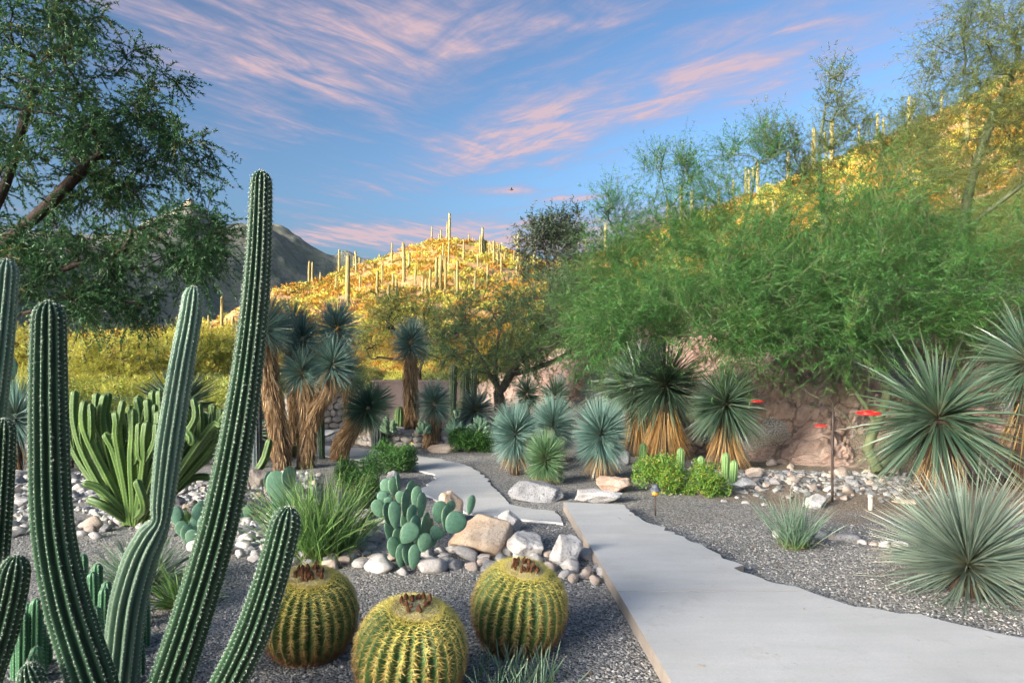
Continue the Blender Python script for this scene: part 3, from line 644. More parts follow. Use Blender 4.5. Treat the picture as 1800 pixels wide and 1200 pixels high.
# ------------------------------------------------------------------ stone walls (each face stone its own piece)
WS = [rock_mesh('stone', M['wall_stone'], (1, 0.5, 1), 1, 300 + k, 4, 0.10, False, 0.75) for k in range(7)]
def stone_wall(name, label, pts, h, z0, seed, sz=0.12, th=0.34):
    rs = np.random.default_rng(seed); W_ = ob(name, None); tag(W_, label, 'wall')
    pts = [np.array(p) for p in pts]
    core = MB(); n = len(pts); pp = np.array(pts); tg = np.gradient(pp, axis=0); tg /= np.linalg.norm(tg, axis=1)[:, None]; nn_ = np.c_[tg[:, 1], -tg[:, 0]]
    if (nn_[:, 1] > 0).mean() > 0.5: nn_ = -nn_                          # nn_ points to the viewer side
    fr, bk = pp + nn_ * 0.0, pp - nn_ * th
    zz = lambda a, z_: np.c_[a, np.full(n, z_)]
    v = np.concatenate([zz(fr, z0 - .1), zz(fr, z0 + h - 0.02), zz(bk, z0 + h - 0.02), zz(bk, z0 - .1)]); i = np.arange(n - 1)
    core.add(v, [np.stack([i + a * n, i + 1 + a * n, i + 1 + b * n, i + b * n], -1) for a, b in ((0, 1), (1, 2), (2, 3))] + [np.array([[0, n, 2 * n, 3 * n], [n - 1, 2 * n - 1, 3 * n - 1, 4 * n - 1]])])
    core.build('mortar_core', M['mortar'], W_, False)
    seg = np.r_[0, np.cumsum(np.linalg.norm(np.diff(pp, axis=0), axis=1))]; Lw = seg[-1]
    rows = max(2, int(round(h / (sz * 0.82)))); rh = h / rows
    for r_ in range(rows + 1):
        top = r_ == rows
        s = 0
        while s < Lw:
            w = sz * rs.uniform(0.7, 1.7) * (1.5 if top else 1); c = min(s + w / 2, Lw)
            x = np.interp(c, seg, fr[:, 0]); y = np.interp(c, seg, fr[:, 1]); nx = np.interp(c, seg, nn_[:, 0]); ny = np.interp(c, seg, nn_[:, 1])
            o = ob('stone', WS[rs.integers(len(WS))], W_)
            if top: o.location = (x - nx * th / 2, y - ny * th / 2, z0 + h); o.scale = (w * 0.52, th * 1.12, 0.045)
            else: o.location = (x + nx * 0.01, y + ny * 0.01, z0 + rh * (r_ + .5) + rs.uniform(-.012, .012)); o.scale = (w * 0.57, 0.11, rh * 0.62)
            o.rotation_euler = (0, rs.uniform(-.2, .2) * (not top), math.atan2(ny, nx) + math.pi / 2 + (0 if top else rs.uniform(-.12, .12)))
            s += w
    return W_
def arc(pxpy, n=16):
    q = np.array([G(a, b)[:2] for a, b in pxpy]); t = np.linspace(0, len(q) - 1, n); return np.c_[np.interp(t, np.arange(len(q)), q[:, 0]), np.interp(t, np.arange(len(q)), q[:, 1])]
stone_wall('stone_wall', 'low curved stone retaining wall behind the round cactus and yucca trunks', arc([(614, 779), (660, 786), (720, 788), (780, 787), (840, 786), (905, 783)]), 0.30, 0, 1, 0.14)
stone_wall('stone_wall', 'taller pale stone wall beside the far end of the winding path', arc([(500, 757), (545, 757), (600, 752), (640, 747)]), 0.80, 0, 2, 0.16)
def box(mb, x0, x1, y0, y1, z0, z1, mi=0):
    v = [(x, y, z) for z in (z0, z1) for y in (y0, y1) for x in (x0, x1)]
    mb.add(v, np.array([(0, 2, 3, 1), (4, 5, 7, 6), (0, 1, 5, 4), (2, 6, 7, 3), (0, 4, 6, 2), (1, 3, 7, 5)]), mi); return mb
# planted bed held by the low wall
bx = arc([(614, 779), (660, 786), (720, 788), (780, 787), (840, 786), (905, 783)], 14); bx = bx + np.array([0, 0.3])
bk = np.c_[np.linspace(bx[-1][0] + .3, bx[0][0] + .5, 12), np.full(12, 17.0)]
o = poly_slab('raised_bed', np.r_[bx, bk], -0.05, 0.27, plain('bed_soil', (0.16, 0.125, 0.095), (0.28, 0.235, 0.19), 30, 0.95, bs=1, bd=.02)); struct(o); o['label'] = 'soil of the raised bed behind the low stone wall'
def slab_wall(label, a, b, d, top, th=0.2):
    w_ = thing('garden_wall', label, 'wall'); x0, x1 = (a - 900) / FPX * d, (b - 900) / FPX * d; z1 = CAM_H + (HOR - top) / FPX * d
    box(MB(), x0, x1, d, d + th, -0.1, z1).build('wall_body', M['stucco'], w_, False)
    box(MB(), x0 - .03, x1 + .03, d - .03, d + th + .03, z1 + 0.002, z1 + .06).build('coping', M['stucco'], w_, False)
slab_wall('plain dark brown garden wall behind the slanting yucca', 655, 810, 17.6, 672)
slab_wall('short dark brown garden wall glimpsed between the yucca trunks', 440, 545, 16.5, 728)

# ------------------------------------------------------------------ rock outcrop on the right bank
def outcrop():
    px = np.linspace(820, 2300, 330); tt = np.linspace(-0.05, 1.0, 90)
    phi = np.arctan((px - 900) / FPX); BF = np.interp(phi, TPHI, TAB[:, 5]); B_ = np.interp(phi, TPHI, TAB[:, 4])
    U, T = np.meshgrid((px - 900) / FPX, tt); dep = BF[None] + T * 3.4; x = U * dep; y = dep
    z = terrain(x, y)
    p3 = np.stack([x * 0.8, y * 0.8, z * 0.9 + 2], -1)
    n = np.stack([U * 0 - 0.25, U * 0 - 0.8, U * 0 + 0.55], -1)
    st = ridged(p3 * np.array([0.9, 0.9, 2.2]), 5, 0.55) / 1.9 - 0.62
    cell = np.floor(fbm(p3 * 1.4, 2) * 4) / 4
    disp = (st * 0.75 + cell * 0.28 + fbm(p3 * 4, 4) * 0.10) * np.clip(B_[None] / 2.0, 0, 1.1) * np.clip((T + 0.05) * 7, 0, 1)
    v = np.stack([x, y, z], -1) + n * disp[..., None]; v[..., 2] += 0.06 * np.clip(T * 6, -0.6, 1)
    v[..., 2] -= 0.5 * np.clip(0.3 - B_[None], 0, 1)
    a, m = U.shape; i = np.arange(a - 1)[:, None] * m; j = np.arange(m - 1)[None, :]
    mb = MB(); mb.add(v.reshape(-1, 3), np.stack([i + j, i + j + 1, i + m + j + 1, i + m + j], -1).reshape(-1, 4))
    o = mb.build('rock_outcrop', M['outcrop'], smooth=False); tag(o, 'reddish brown fractured rock bank under the palo verde', 'rock bank')
outcrop()

# ------------------------------------------------------------------ plant generators
def spline(pts, step=0.03):
    p = np.asarray(pts, float)
    if len(p) == 2: p = np.array([p[0], (p[0] + p[1]) / 2, p[1]])
    e = np.vstack([2 * p[0] - p[1], p, 2 * p[-1] - p[-2]]); out = []
    for i in range(1, len(e) - 2):
        n = max(3, int(np.linalg.norm(e[i + 1] - e[i]) / step)); t = (np.arange(n) / n)[:, None]
        a, b, c, d = e[i - 1], e[i], e[i + 1], e[i + 2]
        out.append(0.5 * ((2 * b) + (c - a) * t + (2 * a - 5 * b + 4 * c - d) * t ** 2 + (-a + 3 * b - 3 * c + d) * t ** 3))
    return np.vstack(out + [p[-1:]])
def frames(c):
    T = nrm(np.gradient(c, axis=0)); u = np.zeros_like(c)
    a = np.array([1., 0, 0]) if abs(T[0][0]) < 0.8 else np.array([0, 1., 0]); a = a - T[0] * (a @ T[0]); u[0] = a / np.linalg.norm(a)
    for i in range(1, len(c)):
        a = u[i - 1] - T[i] * (u[i - 1] @ T[i]); u[i] = a / np.linalg.norm(a)
    return T, u, np.cross(T, u)
def blades(mb, base, dirs, L, Wd, droop=0.0, segs=2, mi=0, prof=None, rnd=None, flat=None, tval=None):
    n = len(base); dirs = nrm(dirs); L = np.broadcast_to(L, (n,)); Wd = np.broadcast_to(Wd, (n,)); droop = np.broadcast_to(droop, (n,))
    side = nrm(np.cross(dirs, flat if flat is not None else rdir(n)))
    rows, ts = [], []
    for i in range(segs):
        t = i / segs; c = base + dirs * (L * t)[:, None]; c = c - np.array([0, 0, 1.]) * (droop * L * t * t)[:, None]
        w = Wd * (prof(t) if prof else (1 - t * 0.55)) * 0.5
        rows += [c - side * w[:, None], c + side * w[:, None]]; ts += [t, t]
    rows.append(base + dirs * L[:, None] - np.array([0, 0, 1.]) * (droop * L)[:, None]); ts.append(1.0)
    k = 2 * segs + 1; v = np.stack(rows, 1)
    off = (np.arange(n) * k)[:, None]
    fs = []
    if segs > 1: fs.append((off[:, :, None] + np.array([[2 * i, 2 * i + 1, 2 * i + 3, 2 * i + 2] for i in range(segs - 1)])[None]).reshape(-1, 4))
    fs.append(off + np.array([[2 * segs - 2, 2 * segs - 1, 2 * segs]]))
    r = rng.uniform(size=n) if rnd is None else np.broadcast_to(rnd, (n,))
    tv = np.tile(ts, n) if tval is None else np.repeat(tval, k)
    mb.add(v.reshape(-1, 3), fs, mi, np.repeat(r, k), tv); return mb
def column(mb, ctrl, rad, ribs, depth=0.18, per=6, step=0.03, mi=0, spine=None, amb=None, sp_len=0.012, sp_n=5, sp_gap=0.022, tip=1.15, sharp=1.0, areole=0.0035, sp_w=0.0011):
    """ribbed cactus stem; rad = list of radii at the control points"""
    c = spline(ctrl, step); s = np.r_[0, np.cumsum(np.linalg.norm(np.diff(c, axis=0), axis=1))]; Lt = s[-1]
    kp = np.linspace(0, 1, len(rad)); h = rad[-1] * tip
    ss = np.r_[np.linspace(0, Lt - h, max(4, int((Lt - h) / step))), Lt - h + h * np.sin(np.linspace(0, math.pi / 2, 9))[1:]]
    c = np.stack([np.interp(ss, s, c[:, k]) for k in range(3)], 1)
    # radii follow the control points' arc positions
    cp = np.asarray(ctrl, float); cs = np.r_[0, np.cumsum(np.linalg.norm(np.diff(cp, axis=0), axis=1))]; cs = cs / cs[-1]
    Rr_ = np.interp(ss / Lt, cs if len(cs) == len(rad) else kp, rad)
    Rr_ = Rr_ * np.where(ss > Lt - h, np.sqrt(np.clip(1 - ((ss - (Lt - h)) / h) ** 2, 0.0004, 1)), 1)
    T, u, w = frames(c); n = ribs * per; th = np.arange(n) / n * 2 * math.pi
    crest = (0.5 + 0.5 * np.cos(th * ribs)) ** sharp
    f = 1 - depth * (1 - crest)
    v = c[:, None] + (u[:, None] * np.cos(th)[None, :, None] + w[:, None] * np.sin(th)[None, :, None]) * (Rr_[:, None] * f[None])[..., None]
    m = len(c); i = np.arange(m - 1)[:, None] * n; j = np.arange(n)[None]; jn = (j + 1) % n
    mb.add(v.reshape(-1, 3), np.stack([i + j, i + jn, i + n + jn, i + n + j], -1).reshape(-1, 4), mi, 0.5, np.tile(crest, m))
    if spine is not None and sp_n:
        na = max(2, int(Lt / sp_gap)); sa = np.linspace(0.0, Lt - h * 0.04, na)
        P_, N_ = [], []
        for k in range(ribs):
            a = k / ribs * 2 * math.pi; jit = sa + (k % 2) * sp_gap * 0.5
            ci = np.stack([np.interp(jit, ss, c[:, q]) for q in range(3)], 1); ui = nrm(np.stack([np.interp(jit, ss, u[:, q]) for q in range(3)], 1))
            wi = nrm(np.stack([np.interp(jit, ss, w[:, q]) for q in range(3)], 1)); ri = np.interp(jit, ss, Rr_)
            nr = ui * math.cos(a) + wi * math.sin(a); P_.append(ci + nr * ri[:, None]); N_.append(nr)
        P_, N_ = np.vstack(P_), np.vstack(N_); q = len(P_)
        d_ = np.repeat(N_, sp_n, 0) * 0.75 + rng.normal(size=(q * sp_n, 3)) * 0.7
        blades(spine, np.repeat(P_, sp_n, 0), d_, sp_len * rng.uniform(.5, 1.2, q * sp_n), sp_w, 0, 1)
        if amb is not None and areole:
            o6 = np.array([(1, 0, 0), (-1, 0, 0), (0, 1, 0), (0, -1, 0), (0, 0, 1), (0, 0, -1)], float) * areole
            fc = np.array([(0, 2, 4), (2, 1, 4), (1, 3, 4), (3, 0, 4), (2, 0, 5), (1, 2, 5), (3, 1, 5), (0, 3, 5)])
            amb.add((P_[:, None] + o6[None]).reshape(-1, 3), (fc[None] + np.arange(q)[:, None, None] * 6).reshape(-1, 3), 1)
    return c
def tube(mb, pts, rad, sides=7, step=0.1, mi=0):
    c = spline(pts, step); r = np.interp(np.linspace(0, 1, len(c)), np.linspace(0, 1, len(rad)), rad); T, u, w = frames(c)
    th = np.arange(sides) / sides * 2 * math.pi
    v = c[:, None] + (u[:, None] * np.cos(th)[None, :, None] + w[:, None] * np.sin(th)[None, :, None]) * r[:, None, None]
    m = len(c); i = np.arange(m - 1)[:, None] * sides; j = np.arange(sides)[None]; jn = (j + 1) % sides
    mb.add(v.reshape(-1, 3), [np.stack([i + j, i + jn, i + sides + jn, i + sides + j], -1).reshape(-1, 4), np.arange(sides)[None, ::-1], (np.arange(sides) + (m - 1) * sides)[None]], mi); return c
def cone_dirs(n, axis, cmin, cmax=1.0):
    """directions with cosine to the axis between cmin and cmax"""
    a = np.asarray(axis, float); a = a / np.linalg.norm(a); u = np.cross(a, (1, 0, 0) if abs(a[0]) < .8 else (0, 1, 0)); u /= np.linalg.norm(u); w = np.cross(a, u)
    cz = rng.uniform(cmin, cmax, n); sz = np.sqrt(1 - cz * cz); p = rng.uniform(0, 6.283, n)
    return a * cz[:, None] + u * (sz * np.cos(p))[:, None] + w * (sz * np.sin(p))[:, None]

# ------------------------------------------------------------------ yuccas
def rosette(parent, c, axis, L, n, mat, w=0.011, cmin=-0.7, droop=0.05, core=0.05, segs=2, rag=0.12, name='leaf_rosette', stretch=1.0):
    mb = MB(); d = cone_dirs(n, axis, cmin); a = np.asarray(axis, float); a /= np.linalg.norm(a)
    cz = d @ a; d = d + rng.normal(size=d.shape) * 0.05
    Ls = L * (0.86 + 0.14 * np.clip(cz, 0, 1) * stretch) * rng.uniform(1 - rag * 2, 1 + rag * 0.5, n)
    base = np.asarray(c) + d * core * 0.6 + a * (cz * core)[:, None]
    blades(mb, base, d, Ls, w * rng.uniform(.7, 1.2, n), droop * rng.uniform(0.2, 1.6, n), segs, 0, lambda t: 1 - 0.35 * t)
    o = mb.build(name, mat, parent, True, kind='stuff'); return o
def skirt(parent, pts, r0, r1, n, mat, L=0.28, w=0.013, flare=0.35, name='dead_leaf_skirt'):
    """dry leaves hanging down the trunk between its control points"""
    c = spline(pts, 0.02); T, u, wv = frames(c); k = rng.integers(0, len(c), n); a = rng.uniform(0, 6.283, n)
    rad = np.interp(k / len(c), [0, 1], [r0, r1]); nr = u[k] * np.cos(a)[:, None] + wv[k] * np.sin(a)[:, None]
    base = c[k] + nr * (rad * rng.uniform(.8, 1.0, n))[:, None]
    d = -T[k] + nr * (flare * rng.uniform(.2, 1.4, n))[:, None] + rng.normal(size=(n, 3)) * 0.10
    mb = MB(); blades(mb, base, d, L * rng.uniform(.4, 1.1, n) * np.clip(np.interp(k / len(c), [0, .25, 1], [.45, 1, 1]), 0, 1), w * rng.uniform(.6, 1.2, n), 0.12 * rng.uniform(0, 1, n), 2, 0, lambda t: 1 - .3 * t)
    mb.v[-1][:, 2] = np.maximum(mb.v[-1][:, 2], c[:, 2].min() + 0.004)
    return mb.build(name, mat, parent, True, kind='stuff')
def rostrata(label, trunk_px, base_py, heads, leaf='rostrata', r_tr=0.075, nleaf=950, L=0.37, group=None, lift=0.0, hd=None):
    """trunked yucca: trunk_px = photo points from foot to head (first on the ground), heads = [(px, py, axis, L)]"""
    b = G(trunk_px, base_py, lift); d = b[1]
    root = thing('yucca_tree', label, 'yucca', b, group)
    for hi, (tp, hp) in enumerate(heads):
        pts = [P(x, y, d + dd) - b for (x, y, dd) in tp]; pts[0][2] = max(pts[0][2], 0.0) if hi else 0.0
        mb = MB(); tube(mb, pts, [r_tr * 1.05, r_tr * 0.9, r_tr * 0.75], 9, 0.06); mb.build('trunk', M['yucca_trunk'], root)
        skirt(root, pts, r_tr * 1.0, r_tr * 0.95, 2600, M['dry'], 0.2, 0.012, 0.28)
        ax, LL = hp; ax = np.asarray(ax, float); ax = ax / np.linalg.norm(ax); c = np.array(pts[-1]) + ax * 0.10
        rosette(root, c, ax, LL, nleaf, M[leaf], 0.011, -0.72, 0.04, 0.09, rag=0.1)
        mb = MB(); dd_ = cone_dirs(170, ax, -0.96, -0.55)       # yellowing leaves where crown meets skirt
        blades(mb, c + dd_ * .04, dd_, LL * rng.uniform(.6, .95, 170), 0.012, 0.25, 2); mb.build('dying_leaves', M['dry'], root, True, kind='stuff')
    return root
YG = None
rostrata('tall leaning yucca with a long brown shaggy trunk behind the tallest cactus arm', 497, 826, [([(497, 826, 0), (490, 760, 0), (478, 690, 0), (469, 630, 0), (467, 592, 0)], ((-0.05, 0, 1), 0.48))], 'rostrata', 0.115, 1100)
rostrata('two-headed yucca on a forked shaggy trunk', 537, 822, [([(537, 822, 0), (541, 760, 0), (538, 700, 0), (533, 668, 0)], ((-0.12, -0.1, 1), 0.42)), ([(541, 760, 0), (556, 718, 0), (574, 685, .02), (582, 655, .02)], ((0.14, 0.0, 1), 0.44)),
         ([(533, 690, .1), (533, 640, .12), (531, 612, .15)], ((0, 0.1, 1), 0.42)), ([(582, 670, .1), (586, 620, .2), (590, 592, .25)], ((0.1, 0.1, 1), 0.44))], 'rostrata', 0.105, 800)
rostrata('short slanting yucca whose single head tips towards the winding path', 596, 808, [([(596, 808, 0), (603, 778, 0), (622, 750, 0), (640, 728, 0)], ((0.55, -0.15, 0.8), 0.44))], 'rostrata_dk', 0.11, 1050)
rostrata('slender straight yucca rising in front of the low stone wall', 723, 786, [([(723, 786, 0), (724, 740, 0), (722, 690, 0), (721, 640, 0), (721, 614, 0)], ((0.03, 0, 1), 0.41))], 'rostrata', 0.105, 950)
rostrata('shortest trunked yucca beside the long flat stone', 757, 788, [([(757, 788, 0), (758, 770, 0), (762, 745, 0), (763, 722, 0)], ((0.03, -.05, 1), 0.38))], 'rostrata', 0.095, 900)
rostrata('dark yucca head rising behind the leaning yucca', 520, 790, [([(520, 790, 0), (517, 720, 0), (514, 640, 0), (512, 590, 0)], ((0.1, 0, 1), 0.55))], 'rostrata_dk', 0.08, 700)
rostrata('olive yucca half hidden between the forked and slanting yuccas', 614, 780, [([(614, 780, 0), (614, 740, 0), (614, 700, 0), (613, 672, 0)], ((0.0, 0, 1), 0.44))], 'rostrata_lt', 0.06, 600)
def ground_yucca(label, px, base, hpx, wpx, leaf, n=1100, cmin=-0.55, cy=0.42):
    b = G(px, base); k = b[1] / FPX; root = thing('yucca_plant', label, 'yucca', b)
    H, Wd = hpx * k, wpx * k; L = Wd * 0.53; c = np.array([0, 0, H - L * 1.02])
    mb = MB(); tube(mb, [(0, 0, -0.02), (0, 0, c[2] * .5), (0, 0, c[2])], [0.07, 0.065, 0.05], 8, 0.05); mb.build('trunk', M['yucca_trunk'], root)
    rosette(root, c, (0, -.05, 1), L, n, M[leaf], 0.0105, cmin, 0.03, 0.08, rag=0.1, stretch=2.0)
    mb = MB(); d = cone_dirs(420, (0, 0, 1), -0.96, -0.3); blades(mb, c * .9 + d * .05, d, L * rng.uniform(.7, 1.0, 420), .011, .12, 2)
    mb.v[-1][:, 2] = np.maximum(mb.v[-1][:, 2], 0.004); mb.build('lower_leaves', M[leaf], root, True, kind='stuff')
    mb = MB(); d = cone_dirs(230, (0, 0, 1), -0.95, -0.6); blades(mb, np.array([0, 0, c[2] * .7]) + d * .05, d, L * rng.uniform(.5, .85, 230), .012, .2, 2)
    mb.v[-1][:, 2] = np.maximum(mb.v[-1][:, 2], 0.004); mb.build('dry_leaves', M['dry'], root, True, kind='stuff')
ground_yucca('blue-green yucca ball standing next to the low green shrub', 906, 834, 120, 96, 'rostrata', 1250)
ground_yucca('blue yucca ball at the back of the clump of four', 972, 812, 110, 92, 'rostrata', 1250)
ground_yucca('small lime-green yucca ball behind the grey boulder', 959, 850, 84, 80, 'rostrata_lt', 950)
ground_yucca('large blue-green yucca ball with dry striped base leaves by the pinkish boulder', 1056, 846, 138, 108, 'rostrata', 1450)

def sotol(label, px, base, head_py, Lpx, leaf='sotol', n=520, skirt_n=0, r_tr=0.13, w=0.017, cmin=-0.35, droop=0.16, axis=(0, 0, 1), low_n=140, skL=None, name='sotol', lift=0.0, headx=None, dep=None, rag=.18):
    b = G(px, base, lift) if dep is None else np.array([(px - 900) / FPX * dep, dep, lift]); k = b[1] / FPX
    root = thing(name, label, name, b); c = P(headx or px, head_py, b[1]) - b; L = Lpx * k
    if c[2] > 0.08:
        mb = MB(); tube(mb, [(0, 0, -.03), tuple(c * .5), tuple(c)], [r_tr * 1.2, r_tr, r_tr * .8], 9, 0.08); mb.build('trunk', M['yucca_trunk'], root)
    rosette(root, c, axis, L, n, M[leaf], w, cmin, droop, 0.07, 3, rag)
    if low_n:
        mb = MB(); d = cone_dirs(low_n, (0, 0, 1), -0.8, cmin); blades(mb, c + d * .06, d, L * rng.uniform(.6, 1., low_n), w, .15, 3)
        mb.v[-1][:, 2] = np.maximum(mb.v[-1][:, 2], 0.005); mb.build('drooping_leaves', M[leaf], root, True, kind='stuff')
    if skirt_n:
        mb = MB(); d = cone_dirs(skirt_n, (0, 0, 1), -0.995, -0.90); st = c * rng.uniform(.72, 1.0, skirt_n)[:, None] + d * .05
        blades(mb, st, d, (skL or c[2] * .95) * rng.uniform(.55, 1.05, skirt_n), w * rng.uniform(.6, 1.1, skirt_n), .02, 2, rnd=None)
        mb.v[-1][:, 2] = np.maximum(mb.v[-1][:, 2], 0.005); mb.build('dry_leaf_skirt', M['dry_orange'], root, True, kind='stuff')
    return root
sotol('broad spiky yucca with a straw skirt, standing right behind the blue yucca balls', 1122, 800, 682, 112, 'sotol', 620, 700, .15, .022, -0.45, .22)
sotol('spiky yucca with an orange-tipped straw skirt between its twin and the dark sotol', 1170, 808, 680, 105, 'sotol', 560, 620, .15, .02, -0.4, .22)
sotol('dark spiky yucca with half-green hanging leaves in front of the rock bank', 1276, 828, 712, 82, 'sotol', 520, 260, .12, .019, -0.2, .12, low_n=420)
sotol('big dark sotol with orange dead leaves at its heart under the palo verde', 1650, 862, 738, 172, 'sotol', 460, 260, .16, .024, -0.35, .20, low_n=200, rag=.3)
sotol('dark sotol crowded behind the big one', 1810, 860, 640, 135, 'sotol', 430, 100, .16, .019, -0.5, .16)
sotol('large grey-green sotol bristling beside the line of small rocks', 1702, 1042, 1000, 188, 'sotol_grey', 950, 0, .1, .0125, 0.0, .10, low_n=170, axis=(0, 0, 1))
sotol('spiky green agave behind the candelabra cactus', 312, 800, 722, 92, 'sotol', 300, 0, .1, .03, -0.1, .06)
sotol('pale blue yucca beside the thick dark cactus arm', 26, 835, 735, 85, 'rostrata', 620, 60, .08, .012, -0.75, .05)
sotol('small grey yucca in the raised bed behind the cushion cacti', 836, 752, 722, 42, 'sotol_grey', 260, 0, .06, .022, -0.2, .06, lift=0.27)
sotol('dark yucca standing against the pink rock', 926, 752, 694, 34, 'sotol', 300, 0, .06, .018, -0.7, .06, lift=0.27)
sotol('grey-green yucca behind the blue yucca balls', 976, 756, 700, 38, 'sotol', 260, 0, .06, .018, -0.4, .06, lift=0.27)
sotol('small pale yucca ball behind the candelabra cactus', 352, 815, 752, 27, 'rostrata', 420, 30, .05, .01, -0.7, .04)
sotol('dark agave fan behind the shaggy leaning trunk', 440, 812, 760, 62, 'sotol', 150, 0, .08, .03, -0.1, .06)

# ------------------------------------------------------------------ grasses
def tuft(label, px, base, hpx, wpx, mat, n, w=0.008, droop=0.3, upr=0.75, name='grass_tuft', lift=0.0, rad=0.10):
    b = G(px, base, lift); k = b[1] / FPX; root = thing(name, label, 'grass', b); L = hpx * k
    d = cone_dirs(n, (0, 0, 1), upr); base_ = np.c_[rng.normal(size=(n, 2)) * rad * 0.5, np.zeros(n)]
    d = d + np.c_[base_[:, :2] / max(rad, 1e-3) * 0.14, np.zeros(n)]
    mb = MB(); blades(mb, base_, d, L * rng.uniform(.5, 1.1, n), w * rng.uniform(.6, 1.2, n), droop * rng.uniform(0.1, 1.5, n), 4, 0, lambda t: 1 - .5 * t)
    mb.v[-1][:, 2] = np.maximum(mb.v[-1][:, 2], 0.003); mb.build('leaf_blades', M[mat], root, True, kind='stuff')
    mb = MB(); m = n // 9; d = cone_dirs(m, (0, 0, 1), 0.2, .8); blades(mb, base_[:m], d, L * rng.uniform(.2, .6, m), w, .5, 3)
    mb.v[-1][:, 2] = np.maximum(mb.v[-1][:, 2], 0.003); mb.build('dry_blades', M['dry'], root, True, kind='stuff'); return root
tuft('big arching green beargrass at the edge of the rock border', 562, 978, 195, 200, 'grass', 760, .0105, .26, .70, rad=0.22)
tuft('small upright blue-green grass tuft beside the line of rocks', 1398, 962, 118, 110, 'grass_blue', 230, .008, .16, .72, rad=.1)
tuft('low blue grass sprouting at the foot of the golden barrel cactus nearest the path', 905, 1205, 80, 90, 'grass_blue', 130, .010, .05, .8, rad=.22)
tuft('narrow-leaved green yucca tuft behind the pale cactus arm', 248, 1035, 125, 170, 'grass_blue', 420, .012, .10, .25, rad=.07)
tuft('dark green spiky tuft on the gravel beside the tallest cactus arm', 318, 1066, 100, 100, 'grass', 230, .011, .16, .35, rad=.05)
tuft('wispy grass behind the small prickly pear', 330, 925, 60, 60, 'grass', 120, .008, .2, .6, rad=.06)

